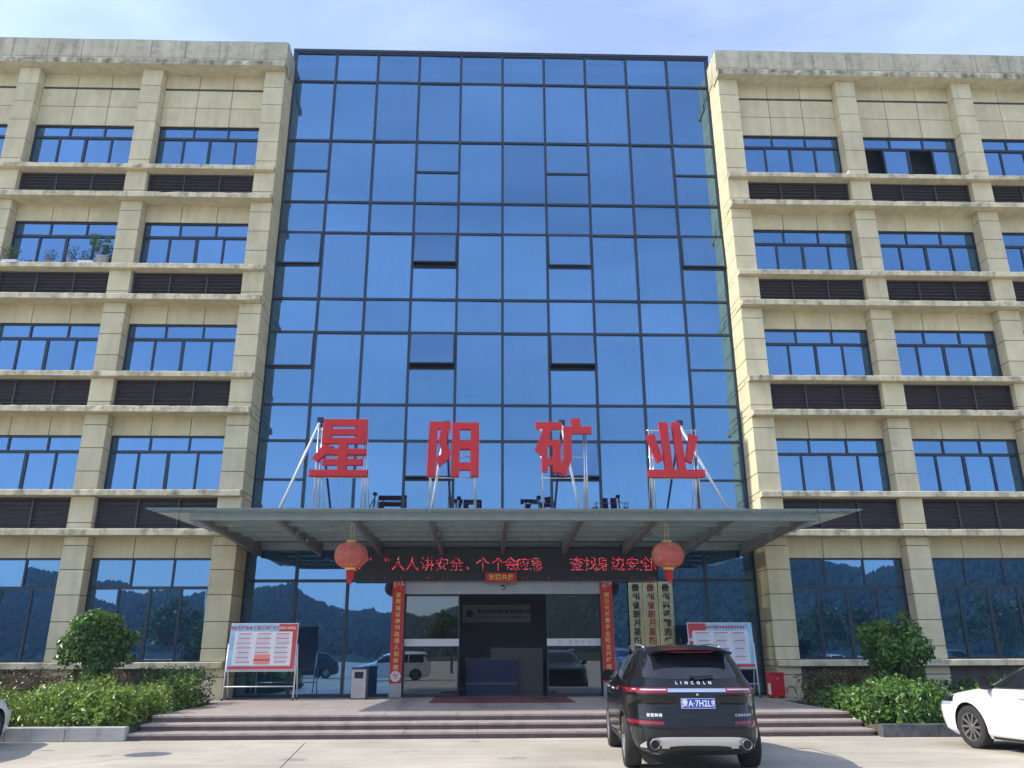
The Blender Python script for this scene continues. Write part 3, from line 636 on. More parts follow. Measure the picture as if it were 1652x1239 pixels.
# ------------------------------------------------------------------ LED display over the doors
led = empty('led_display', (.11,-.5,3.875), label='long dark LED message board over the doors showing red dot-matrix text', cat='display')
m = MB(); m.box(-4.83,4.83,0,.14,0,.995); m.build('panel','led_panel',led)
m = MB(); m.box(-4.86,4.86,-.02,.15,.997,1.03); m.box(-4.86,4.86,-.02,.15,-.03,-.002); m.box(-4.86,-4.832,-.02,.15,-.002,.997); m.box(4.832,4.86,-.02,.15,-.002,.997); m.build('housing','frame',led)
m = MB()
for x in (-3.8,-1.5,1.5,3.8): m.box(x-.03,x+.03,.151,.42,.30,.36); m.box(x-.03,x+.03,.151,.42,.70,.76)
m.build('bracket','frame',led)
def dots_for(ch, cx, cz, size, rng, D, H, pitch, xmax):
    me = text_mesh(ch, size, 0.0); me.calc_loop_triangles(); V = np.array([v.co[:2] for v in me.vertices]); T = np.array([t.vertices[:] for t in me.loop_triangles])
    if not len(T): return
    lo, hi = V.min(0), V.max(0); mid = (lo+hi)/2
    if ch in '“”': mid = np.array([mid[0], mid[1]-.13])
    if ch in '、': mid = np.array([mid[0]-.05, mid[1]+.12])
    A, Bv, Cv = V[T[:,0]], V[T[:,1]], V[T[:,2]]
    for ix in range(int((hi[0]-lo[0])/pitch)+2):
        for iz in range(int((hi[1]-lo[1])/pitch)+2):
            p = np.array([lo[0]+(ix+.35)*pitch, lo[1]+(iz+.35)*pitch])
            def cr(a, b): return (b[:,0]-a[:,0])*(p[1]-a[:,1])-(b[:,1]-a[:,1])*(p[0]-a[:,0])
            c1, c2, c3 = cr(A,Bv), cr(Bv,Cv), cr(Cv,A)
            if (((c1 >= 0)&(c2 >= 0)&(c3 >= 0))|((c1 <= 0)&(c2 <= 0)&(c3 <= 0))).any() and rng.random() > .27:
                x, z = cx+p[0]-mid[0], cz+p[1]-mid[1]
                if x > xmax: continue
                t = H if rng.random() < .22 else D; b = len(t.v); r = .0105
                t.v += [(x-r,-.008,z-r),(x+r,-.008,z-r),(x+r,-.008,z+r),(x-r,-.008,z+r)]; t.f.append((b,b+1,b+2,b+3))
    bpy.data.meshes.remove(me)
D, H = MB(), MB(); rl = random.Random(5)
for ch, px in zip('意”“人人讲安全、个个会应急查找身边安全隐', (-4.75,-4.30,-3.73,-3.38,-2.94,-2.45,-1.99,-1.53,-1.22,-.70,-.21,.20,.59,1.03,2.31,2.75,3.14,3.62,4.10,4.53,4.90)):
    dots_for(ch, px-.11+.06, .50, .46, rl, D, H, .030, 4.80)
for i in range(300):
    if rl.random() < .10:
        t = D; b = len(t.v); x, z, r = -4.8+i*.032, .055, .009; t.v += [(x-r,-.008,z-r),(x+r,-.008,z-r),(x+r,-.008,z+r),(x-r,-.008,z+r)]; t.f.append((b,b+1,b+2,b+3))
tag(D.build('lettering','led_dot',led,fix=False), kind='stuff'); tag(H.build('lettering','led_dot_hot',led,fix=False), kind='stuff')

# ------------------------------------------------------------------ New Year couplets and plaques by the doors
def couplet(body, x, label):
    t = empty('couplet_banner', (x,-.30,.80), label=label, cat='banner', group='couplets beside the doors')
    m = MB(); m.grid(lambda u,v: (-.185+.37*u, .006*math.sin(9*v+3*u), 3.05*v), 2, 24); m.grid(lambda u,v: (.185-.37*u, .012+.006*math.sin(9*v+3*u), 3.05*v), 2, 24); m.build('paper','banner_red',t,fix=False)
    column_text('lettering', body, .168, .196, 'gold', t, (0,-.012,2.62), .002)
    rr = random.Random(len(label)); m = MB()
    for i in range(40):
        a, b = rr.uniform(-.17,.17), 3.04-abs(rr.gauss(0,.10)); r = rr.uniform(.008,.02); m.lathe([(r,0),(0,0)],6,(a,-.011-.0005*i,b),'y')
    m.build('blossom_print','flower_white',t,fix=False)
    m = MB()
    for i in range(9):
        a = i*.7; m.lathe([(.062,0),(0,0)],10,(.105*math.cos(a),-.012-.001*i,.20+.105*math.sin(a)),'y')
    m.lathe([(.11,0),(0,0)],14,(0,-.024,.20),'y'); m.build('peony_print','flower_white',t,fix=False)
    m = MB()
    for i in range(7): m.lathe([(rr.uniform(.018,.035),0),(0,0)],8,(rr.uniform(-.09,.09),-.027-.0006*i,.20+rr.uniform(-.09,.09)),'y')
    m.build('petal_print','flower_pink',t,fix=False)
couplet('星辉璀璨神州政通人和映朝阳', -3.29, 'vertical red couplet with gold characters left of the doors')
couplet('朗日光芒寰宇业旺企兴耀皓月', 3.31, 'vertical red couplet with gold characters right of the doors, behind the black car')
for x in (-3.29,3.31): bx('post_cladding', x-.19, x+.19, -.278, -.155, PZ+.002, 3.84, 'lintel', B)
hb = empty('scroll_banner', (-.05,-.66,3.79), label='small horizontal red banner with four gold characters under the LED board', cat='banner')
m = MB(); m.grid(lambda u,v: (-.50+u, .01*math.sin(7*u), .29*v), 12, 3); m.grid(lambda u,v: (.50-u, .012+.01*math.sin(7*(1-u)), .29*v), 12, 3); m.build('paper','banner_red',hb,fix=False)
text('lettering','宏图共展',.185,'gold',hb,(0,-.014,.145),.004,chsp=1.15)
bx('hanger', -.01, .01, .02, .16, .20, .23, 'black', hb)
def plaque(x, body, mat, label):
    t = empty('name_plaque', (x,-.16,1.05), label=label, cat='plaque', group='vertical brass plaques right of the doors')
    bx('plate', -.232, .232, 0, .03, 0, 2.80, 'brass', t, .006, (R(random.gauss(0,.15)),0,R(random.gauss(0,.5))))
    column_text('lettering', body, .25, .272, mat, t, (.0,-.010,2.60), .008)
    for z in (.08,2.72):
        for xx in (-.2,.2): MB().lathe([(.012,0),(.0,-.004)],8,(xx,-.006,z),'y').build('screw','silver',t)
plaque(4.27,'贵州省朗月星阳矿业','ink_black','leftmost brass plaque with tall black characters beside the doors')
plaque(4.75,'贵州省朗月星阳','ink_red','middle brass plaque with faded red characters beside the doors')
plaque(5.24,'贵州兴遥精选煤科技发','ink_black','rightmost brass plaque with tall black characters beside the doors')

# ------------------------------------------------------------------ lanterns
def lantern(x, label):
    t = empty('lantern', (x,-5.5,3.36), label=label, cat='lantern', group='red lanterns hanging from the canopy')
    pr = [(.11+.0*i, 0) for i in range(1)]
    prof = []
    for i in range(19):
        a = -1.22+2.44*i/18; prof.append((.425*math.cos(a)**.8 if math.cos(a) > 0 else .02, .715+.345*math.sin(a)))
    m = MB(); m.lathe(prof, 96, lobe=16, amp=.035); m.build('shade','lantern_cloth',t,True,fix=True)
    MB().lathe([(.0,1.085),(.13,1.085),(.14,1.03),(.15,1.02)],24).build('top_collar','gold',t,True); MB().lathe([(.155,.405),(.145,.395),(.13,.345),(0,.345)],24).build('bottom_collar','gold',t,True)
    m = MB(); rr = random.Random(1)
    for i in range(46):
        a = i*2.399; r = .115*math.sqrt((i+.5)/46); m.tube((r*math.cos(a),r*math.sin(a),.35),(r*.9*math.cos(a),r*.9*math.sin(a),.12+rr.uniform(-.03,.03)-(.12 if i < 14 else 0)),.008,.006,4)
    m.tube((0,0,.16),(0,0,.03),.035,.05,10); m.build('tassel','banner_red',t)
    m = MB(); m.tube((-.05,0,1.08),(-.035,.0,1.52),.006,n=5); m.tube((.05,0,1.08),(.035,.0,1.52),.006,n=5); m.tube((-.05,0,1.52),(.05,0,1.52),.01,n=5); m.build('cord','gold',t)
lantern(-4.00,'faded red lantern hanging left of the LED text')
lantern(4.21,'faded red lantern hanging at the right end of the LED board')

# ------------------------------------------------------------------ notice boards, bin, fire box
def notice(x, y, rz, label, left):
    t = empty('notice_board', (x,y,PZ), rz, label=label, cat='notice board')
    w, lean = .98, R(-6)
    P = empty('tmp'); bpy.data.objects.remove(P)
    def ln(yy, z): return yy+z*math.tan(R(6))
    fr = MB()
    for sx in (-1,1):
        fr.tube((sx*1.0,ln(0,.04),.04),(sx*1.0,ln(0,1.55),1.55),.018,n=8); fr.tube((sx*1.0,.62,.04),(sx*1.0,ln(0,1.50),1.50),.016,n=8); fr.tube((sx*1.0,-.02,.03),(sx*1.0,.0,.05),.026,n=8)
    for z in (.38,.80): fr.tube((-1.0,ln(0,z),z),(1.0,ln(0,z),z),.016,n=8)
    fr.build('stand','white_bar',t,True)
    for sx in (-1,1):
        for yy in (-.02,.62): MB().lathe([(.0,-.015),(.032,-.015),(.032,.015),(0,.015)],12,(sx*1.0,yy,.035),'y').build('castor','black',t)
    Pn = bx('panel', -w, w, -.02, .02, -.66, .66, 'paper_white', t); Pn.location = (0, ln(-.03,1.48), 1.48); Pn.rotation_euler = (lean,0,0)
    def pr(x0, x1, z0, z1, mat, k, nm='print'):
        bx(nm, x0, x1, -.0215-.0010*k, -.0205-.0010*k+.0004, z0, z1, mat, Pn)
    sg = 1 if left else -1
    def q(a, b): return (a*1.0, b*1.0) if left else (-b, -a)
    pr(*q(-.96,.96), -.64, .64, 'paper_blue', 0); pr(*q(.42,.96), .10 if left else .36, .64, 'paper_red', 1); pr(*q(.84,.955), -.63, .12, 'paper_red', 2); pr(*q(-.955,.955), -.635, -.55, 'paper_red', 3)
    if not left: pr(-.955,-.86,.20,.62,'paper_red',4)
    pr(*q(-.84,.83), -.53, .42 , 'paper_white', 5)
    text('title', '安全生产治本攻坚三年行动方案' if left else '', .115, 'print_red', Pn, (-.22,-.030,.52), .004) if left else None
    if left: text('title','(2024-2026)',.10,'paper_white',Pn,(.66,-.031,.52),.002)
    else:
        for i in range(17): pr(-.70+i*.088,-.70+i*.088+.062,.48+.01*(i%3),.56,'print_red',6+.03*i)
    cols = ((-.76,-.32),(-.22,.24),(.34,.78)); rr = random.Random(9 if left else 4)
    for ci, (a, b) in enumerate(cols):
        z = .37; k = 0
        while z > -.48:
            k += 1
            if left and ci == 1 and z < -.22:
                pr(a,b,-.50,-.22,'print_orange',6); pr(a-.01,b+.01,-.40,-.355,'print_red',7); break
            if k % (4 if left else 7) == 1: pr(a+rr.uniform(0,.08),b-rr.uniform(0,.08),z-.022,z,'print_red',6)
            else: pr(a,b-rr.uniform(0,.12),z-.011,z,'print_grey',6)
            z -= .033
notice(-7.05,-1.75,R(2),'white-framed notice board with red and blue poster left of the doors',True)
notice(6.60,-1.35,R(-2),'notice board with pale poster standing behind the black car',False)
bn = empty('litter_bin', (-4.24,-1.15,PZ), R(-4), label='stainless steel litter bin with square opening beside the left couplet', cat='bin')
m = MB(); m.box(-.21,.21,-.17,.17,0,.58); m.box(-.21,-.13,-.17,.17,.58,.76); m.box(.13,.21,-.17,.17,.58,.76); m.box(-.13,.13,-.05,.17,.58,.76); m.box(-.21,.21,-.17,.17,.76,.83); m.build('body','brushed_steel',bn)
bx('lid',-.23,.23,-.19,.19,.832,.885,'frame',bn,.01); bx('opening',-.128,.128,-.10,-.052,.584,.756,'black',bn); bx('base',-.22,.22,-.18,.18,-.0,.03,'frame',bn)
fb = empty('fire_box', (8.02,-1.62,PZ), R(0), label='red metal fire extinguisher box at the foot of the right pilaster', cat='box')
bx('body',-.20,.20,-.20,.20,.04,.66,'box_red',fb,.01); bx('lid',-.22,.22,-.215,.215,.662,.705,'box_red',fb,.008); bx('label_plate',-.203,-.2005,-.14,.08,.10,.40,'white_paint',fb); bx('latch',-.03,.03,-.216,-.202,.50,.56,'silver',fb)
for xx in (-.15,.15): bx('foot',xx-.03,xx+.03,-.15,.15,0,.04,'black',fb)
m = MB(); pts = [(.14*math.cos(a),0,.14*math.sin(a)) for a in [R(-20+22*i) for i in range(11)]]; m.path(pts,.018,6); o = m.build('wall_ring','terracotta',loc=(8.62,-1.222,.56)); tag(o,'rusty red half ring fixed low on the right pilaster','wall fitting')
bx('door_mat',-2.05,1.92,-3.4,-.5,PZ+.004,PZ+.016,'mat_red'); dm = bpy.context.scene.objects['door_mat']; tag(dm,'dark red mat lying in front of the doors','mat')

# ------------------------------------------------------------------ foliage
def leaves(n, sampler, size, seed, up=.45, asp=.5):
    rng = np.random.default_rng(seed); P, Nn = sampler(rng, n); n = len(P)
    d = Nn+rng.normal(0,.65,(n,3)); d[:,2] += up*.4; d /= np.linalg.norm(d,axis=1,keepdims=True)+1e-9
    t = np.cross(d, rng.normal(0,1,(n,3))); t /= np.linalg.norm(t,axis=1,keepdims=True)+1e-9; b = np.cross(d,t)
    s = size*rng.uniform(.45,1.45,(n,1)); a = asp*s
    droop = d*s*.18
    v = np.stack([P-t*s, P-b*a-droop*.0, P+t*s-droop, P+b*a], 1).reshape(-1,3)
    f = (np.arange(n)[:,None]*4+np.arange(4)[None]).tolist()
    me = bpy.data.meshes.new('leaves'); me.from_pydata(v.tolist(), [], f); me.update(); return me
def blob_sampler(blobs, shell=.55):
    W = np.array([b[3]*b[4]*b[5] for b in blobs])**(.67); W = W/W.sum()
    def fn(rng, n):
        k = rng.choice(len(blobs), n, p=W); Bq = np.array(blobs)[k]
        u = rng.normal(0,1,(n,3)); u /= np.linalg.norm(u,axis=1,keepdims=True)
        r = rng.uniform(shell**3,1.0,(n,1))**(1/3)*(1+.08*rng.normal(0,1,(n,1)))
        p = Bq[:,:3]+u*r*Bq[:,3:6]; keep = p[:,2] > .0; return p[keep], u[keep]
    return fn
def lumps(c, r, n, lr, seed, flat=1.0):
    rng = random.Random(seed); out = []
    for i in range(n):
        z = rng.uniform(-.75,1); a = rng.uniform(0,6.283); q = math.sqrt(max(0,1-z*z)); k = rng.uniform(.55,.82); l = lr*rng.uniform(.7,1.25)
        if i % 3 == 0: k *= rng.uniform(1.15,1.42); l *= .48
        out.append((c[0]+r[0]*k*q*math.cos(a), c[1]+r[1]*k*q*math.sin(a), c[2]+r[2]*k*z, l, l, l*flat))
    return out
def shrub(name, label, cat, base, blobs, n, size, mat, seed, group=None, stems=6, shell=.5):
    t = empty(name, base, label=label, cat=cat, group=group)
    bl = [(b[0]-base[0],b[1]-base[1],b[2]-base[2],*b[3:]) for b in blobs]
    samp = blob_sampler(bl, shell)
    def s2(rng, n): 
        p, u = samp(rng, n); return p, u
    link('crown', leaves(n, s2, size, seed), mat, t)
    rng = random.Random(seed); m = MB(); C0 = np.array(bl)
    for i in range(stems):
        b = C0[rng.randrange(len(bl))]; p0 = (b[0]*.25+rng.uniform(-.06,.06), b[1]*.25+rng.uniform(-.06,.06), -.02); p1 = (b[0]*.6, b[1]*.6, b[2]*.45); p2 = (b[0], b[1], b[2])
        m.tube(p0,p1,.030,.020,6); m.tube(p1,p2,.020,.008,6)
    m.build('trunk','bark',t); return t
# left bed
bl = lumps((-10.30,-5.0,1.95),(.92,.85,.95),34,.30,1)+[(-10.3,-5.0,1.9,.62,.55,.75)]
shrub('round_bush','round clipped green bush before the left wing window','bush',(-10.3,-5.0,.22),bl,6500,.066,'leaf_mid',11)
def hedge_blobs(x0, x1, y0, y1, ztop, seed, lr=.34, n=60, slope=None):
    rng = random.Random(seed); out = []
    for i in range(n):
        x = rng.uniform(x0,x1); y = rng.uniform(y0,y1); zt = ztop if slope is None else slope(x,y); l = lr*rng.uniform(.7,1.25); out.append((x,y,max(.3,zt-l*.8+rng.uniform(-.12,.06)),l*1.1,l*1.1,l*.85)); 
        out.append((x,y,zt*.42,l*1.1,l*1.1,l))
        if y < y0+.7*(y1-y0): out.append((x,y0+.12,.34,l*.9,l*.5,l*.7))
    return out
shrub('low_hedge','bright green low hedge along the left kerb','hedge',(-10.9,-7.2,.22),hedge_blobs(-14.5,-8.75,-8.42,-6.2,1.0,2,.34,110,lambda x,y: .95+.17*math.sin(x*1.9+.6)+.06*math.sin(x*5+y*3)+.06*(y+8)),21000,.054,'leaf_bright',12)
shrub('low_hedge','bright green shrub at the left end of the steps','hedge',(-8.35,-6.4,.22),hedge_blobs(-8.9,-7.98,-8.35,-4.6,1.05,3,.32,40,lambda x,y: 1.02+.08*(y+7.9)*.4),7500,.055,'leaf_bright',13)
shrub('red_leaf_hedge','sparse reddish hedge under the left wing windows','hedge',(-11.5,-4.0,.22),hedge_blobs(-15.0,-10.0,-5.4,-3.2,1.35,4,.34,60),9000,.045,'leaf_red',14,stems=20,shell=.3)
shrub('dark_shrub','dark dusty shrub against the left pilaster by the porch','shrub',(-8.7,-3.6,.22),hedge_blobs(-9.5,-8.15,-4.6,-2.6,1.35,5,.30,26),5000,.042,'leaf_dark',15,stems=10,shell=.3)
# right bed
bl = lumps((10.15,-5.0,1.80),(.98,.85,.82),34,.30,6)+[(10.15,-5.0,1.8,.6,.55,.6)]+lumps((10.1,-5.1,1.0),(.55,.5,.5),10,.26,8)
shrub('round_bush','round dark green bush before the right wing window','bush',(10.15,-5.0,.20),bl,6500,.066,'leaf_mid',21)
shrub('low_hedge','low green hedge along the right kerb beside the white sedan','hedge',(9.6,-7.3,.20),hedge_blobs(8.2,13.5,-8.6,-6.4,1.0,7,.34,90,lambda x,y: .92+.16*math.sin(x*2.3)+.06*math.sin(x*6+y*2)),16000,.058,'leaf_mid',22)
shrub('low_hedge','broad-leaved green shrub at the right end of the steps','hedge',(8.3,-6.2,.20),hedge_blobs(7.85,9.3,-8.3,-5.2,1.05,8,.32,40,lambda x,y: .85+.30*(x-7.85)/1.4),8000,.060,'leaf_mid',23)
shrub('red_leaf_hedge','dark reddish hedge beside the right pilaster','hedge',(9.0,-3.8,.20),hedge_blobs(8.35,10.2,-5.0,-2.6,1.20,9,.30,44),9000,.044,'leaf_red',24,stems=14,shell=.35)
shrub('dark_shrub','dark shrub strip under the right wing windows behind the sedan','shrub',(12.5,-3.6,.20),hedge_blobs(10.6,15.5,-4.4,-2.8,1.0,10,.30,44),7000,.045,'leaf_dark',25,stems=14,shell=.35)

# plants on the fourth-floor sill of the left wing
def pot_plant(x, label, h, spread, n, pot, seed, leafm='leaf_mid', lean=0):
    t = empty('potted_plant', (x,-1.10,14.42), label=label, cat='plant', group='potted plants on the left wing sill')
    if pot == 'trough': bx('pot',-.27,.27,-.12,.12,0,.17,'white_paint',t,.01); hp = .17
    elif pot == 'stone': MB().lathe([(0,0),(.17,0),(.22,.34),(.19,.34),(.18,.28),(0,.28)],20).build('pot','stone_pot',t); hp = .3
    else: MB().lathe([(0,0),(.12,0),(.15,.16),(.13,.16),(.12,.13),(0,.13)],20).build('pot','terracotta',t); hp = .14
    rng = random.Random(seed); m = MB(); bl = []
    for i in range(5):
        a = rng.uniform(0,6.28); x1 = spread*.5*math.cos(a)+lean*.5; y1 = .12*math.sin(a); z1 = hp+h*rng.uniform(.45,.8); m.tube((0,0,hp-.05),(x1*.5,y1,hp+h*.3),.012,.010,5); m.tube((x1*.5,y1,hp+h*.3),(x1,y1,z1),.010,.005,5); bl.append((x1,y1,z1,.16,.12,.12)); bl.append((x1*.7,y1,hp+h*.35,.10,.09,.10))
    bl.append((lean,0,hp+h*.9,.22,.08,.07)); m.build('stem','bark',t); link('foliage', leaves(n,lambda r,k: blob_sampler([(b[0],b[1],b[2]+1,*b[3:]) for b in bl],.2)(r,k),.035,seed),leafm,t).location = (0,0,-1)
pot_plant(-13.90,'leafy plant in a stone pot, tallest on the left wing sill',1.0,.5,700,'stone',1,'leaf_mid',-.35)
pot_plant(-14.42,'low plant in a long white trough on the left wing sill',.45,.4,120,'trough',2,'leaf_dark')
pot_plant(-14.98,'thin upright plant in a clay pot on the left wing sill',.70,.25,160,'clay',3)
pot_plant(-15.72,'small plant in a clay pot left of the thin one on the sill',.45,.3,140,'clay',4)
pot_plant(-17.0,'low plant in a white trough at the left edge of the photo',.5,.4,200,'trough',5)

# ------------------------------------------------------------------ cars
class Car:
    def __init__(s, keys, wheels, wr):
        k = np.array(keys); s.k = k; s.z = k[:,0]; s.wheels = wheels; s.wr = wr
    def at(s, z): return [np.interp(z, s.z, s.k[:,i]) for i in (1,2,3,4)]
    def sy(s, x, z):
        xr, xf, w, n = s.at(z); a = (xf-xr)/2; xc = (xf+xr)/2; t = min(abs((x-xc)/a), .9995); return w*(1-t**n)**(1/n)
    def rx(s, y, z, sgn=-1):
        xr, xf, w, n = s.at(z); a = (xf-xr)/2; xc = (xf+xr)/2; t = min(abs(y/w), .9995); return xc+sgn*a*(1-t**n)**(1/n)
    def body(s, root, mat, nside=64, nend=22, dz=.034):
        zs = [s.z[0]]
        while zs[-1]+dz < s.z[-1]-.03: zs.append(zs[-1]+dz)
        zs += [s.z[-1]-.03, s.z[-1]-.012, s.z[-1]]
        V = []; M = 2*(nside+1)+2*(nend-1)
        for z in zs:
            xr, xf, w, n = s.at(z); a = (xf-xr)/2; xc = (xf+xr)/2; c = .93; y1 = w*(1-c**n)**(1/n)
            for i in range(nside+1): x = xc+a*c*(-1+2*i/nside); V.append([x, s.sy(x,z), z])
            for i in range(1,nend): y = y1*(1-2*i/nend); V.append([s.rx(y,z,1), y, z])
            for i in range(nside+1): x = xc+a*c*(1-2*i/nside); V.append([x, -s.sy(x,z), z])
            for i in range(1,nend): y = -y1*(1-2*i/nend); V.append([s.rx(y,z,-1), y, z])
        F = []
        for k in range(len(zs)-1):
            for i in range(M): j = (i+1)%M; F.append((k*M+i,k*M+j,(k+1)*M+j,(k+1)*M+i))
        V = np.array(V); Rr = s.wr*1.16
        inside = np.zeros(len(V), bool); 
        side = np.abs(V[:,1]) > .62*s.k[:,3].max()
        for wx in s.wheels: inside |= side & (np.hypot(V[:,0]-wx, V[:,2]-s.wr) < Rr)
        keep = []; edge = set()
        for f in F:
            c = sum(inside[i] for i in f)
            if c == 4 or c >= 2: edge.update(i for i in f if not inside[i])
            if c < 2: keep.append(f); 
        for f in keep: edge.update(i for i in f if inside[i])
        for i in edge:
            for wx in s.wheels:
                dx, dz_ = V[i,0]-wx, V[i,2]-s.wr; d = math.hypot(dx,dz_)
                if side[i] and abs(d-Rr) < .12 and d > 0: V[i,0] = wx+dx*Rr/d; V[i,2] = s.wr+dz_*Rr/d; V[i,1] = math.copysign(s.sy(V[i,0],V[i,2]), V[i,1])
        keep.append(tuple(reversed(range((len(zs)-1)*M, len(zs)*M)))[::-1])
        m = MB(); m.v = [tuple(v) for v in V]; m.f = keep; o = m.build('body', mat, root, True)
        # dark inside: floor and wheel wells
        u = MB(); x0, x1 = s.k[0,1]+.25, s.k[0,2]-.25; w = s.k[:,3].max(); u.box(x0,x1,-w*.62,w*.62,s.z[0]-.01,s.z[0]+.50)
        u.build('underbody','trim_black',root)
        for wx in s.wheels:
            for sg in (-1,1):
                q = MB(); arc = [R(-20+220*i/18) for i in range(19)]
                q.grid(lambda a,b: (wx+Rr*1.005*math.cos(R(-18+216*a)), sg*(w*.60+(s.sy(wx+Rr*math.cos(R(-18+216*a)),max(s.z[0],s.wr+Rr*math.sin(R(-18+216*a))))-w*.60-.004)*b), s.wr+Rr*1.005*math.sin(R(-18+216*a))), 20, 2); q.build('wheel_well','trim_black',root,True)
        return o
    def patch(s, root, name, mat, x0, x1, zlo, zhi, off=.004, nu=24, nv=8, sides=(1,-1), smooth=True):
        for sg in sides:
            m = MB()
            def fn(u, v):
                x = x0+(x1-x0)*u; a, b = zlo(x), zhi(x); z = a+(b-a)*v; return (x, sg*(s.sy(x,z)+off), z)
            m.grid(fn,nu,nv); m.build(name,mat,root,smooth)
    def end(s, root, name, mat, y0, y1, zlo, zhi, sgn=-1, off=.005, nu=24, nv=6, smooth=True):
        m = MB()
        def fn(u, v):
            y = y0+(y1-y0)*u; a, b = zlo(y), zhi(y); z = a+(b-a)*v; return (s.rx(y,z,sgn)+sgn*off, y, z)
        m.grid(fn,nu,nv); return m.build(name,mat,root,smooth)
    def seam(s, root, pts, sides=(1,-1), w=.006):
        for sg in sides:
            m = MB(); V = []
            for (x,z) in pts: V += [(x-w/2, sg*(s.sy(x,z)+.0025), z),(x+w/2, sg*(s.sy(x,z)+.0025), z+ (w if len(pts)>2 and pts[0][1]==pts[-1][1] else 0))]
            m.v = V; m.f = [(2*i,2*i+1,2*i+3,2*i+2) for i in range(len(pts)-1)]; m.build('door_seam','black',root)
def wheel(root, x, y, r, wd, spokes, rimmat, sg):
    t = MB(); h = wd/2
    t.lathe([(r*.66,-h*.92),(r*.80,-h),(r*.94,-h*.96),(r*.99,-h*.75),(r,-h*.3),(r,h*.3),(r*.99,h*.75),(r*.94,h*.96),(r*.80,h),(r*.66,h*.92)],40,axis='y')
    w = t.build('wheel','tyre',root,True,(x,y,r))
    k = MB(); f = sg*h*.86
    k.lathe([(r*.67,f*1.06),(r*.62,f*1.02),(r*.60,f*.6),(r*.60,-f)],36,axis='y'); k.lathe([(0,f*.95),(r*.10,f*.95),(r*.14,f*.80),(r*.15,f*.5)],18,axis='y')
    for i in range(spokes):
        a = 2*math.pi*i/spokes; ca, sa = math.cos(a), math.sin(a); wd2 = r*.055; b = len(k.v)
        for (rr, dd, yy) in ((r*.10,.8,.86),(r*.62,1.15,.98)):
            for sd in (-1,1): k.v.append((rr*ca-sd*wd2*dd*sa, f*yy, rr*sa+sd*wd2*dd*ca))
            for sd in (1,-1): k.v.append((rr*ca-sd*wd2*dd*sa, f*(yy-.25), rr*sa+sd*wd2*dd*ca))
        k.f += [(b,b+1,b+5,b+4),(b+1,b+2,b+6,b+5),(b+3,b,b+4,b+7),(b+2,b+3,b+7,b+6)]
    k.build('rim',rimmat,w,False)
    MB().lathe([(0,f*.30),(r*.58,f*.30)],24,axis='y').build('brake_disc','trim_black',w,fix=False)
def mirror(car, root, x, z, mat, sides=(1,-1)):
    for sg in sides:
        y = sg*(car.sy(x,z)); m = MB()
        m.grid(lambda u,v: (x+.02+.11*math.cos(math.pi*(v-.5))*(1)*math.sin(math.pi*u)**.7-.04, y+sg*(.06+.21*u), z+.05+.095*math.sin(math.pi*(v-.5))*(.75+.25*math.sin(math.pi*u))), 10, 10)
        m.grid(lambda u,v: (x-.022, y+sg*(.065+.20*u), z+.05+.085*(2*v-1)), 2, 2); m.tube((x,y-sg*.03,z-.01),(x,y+sg*.10,z+.01),.03,.03,8)
        m.build('wing_mirror',mat,root,True)

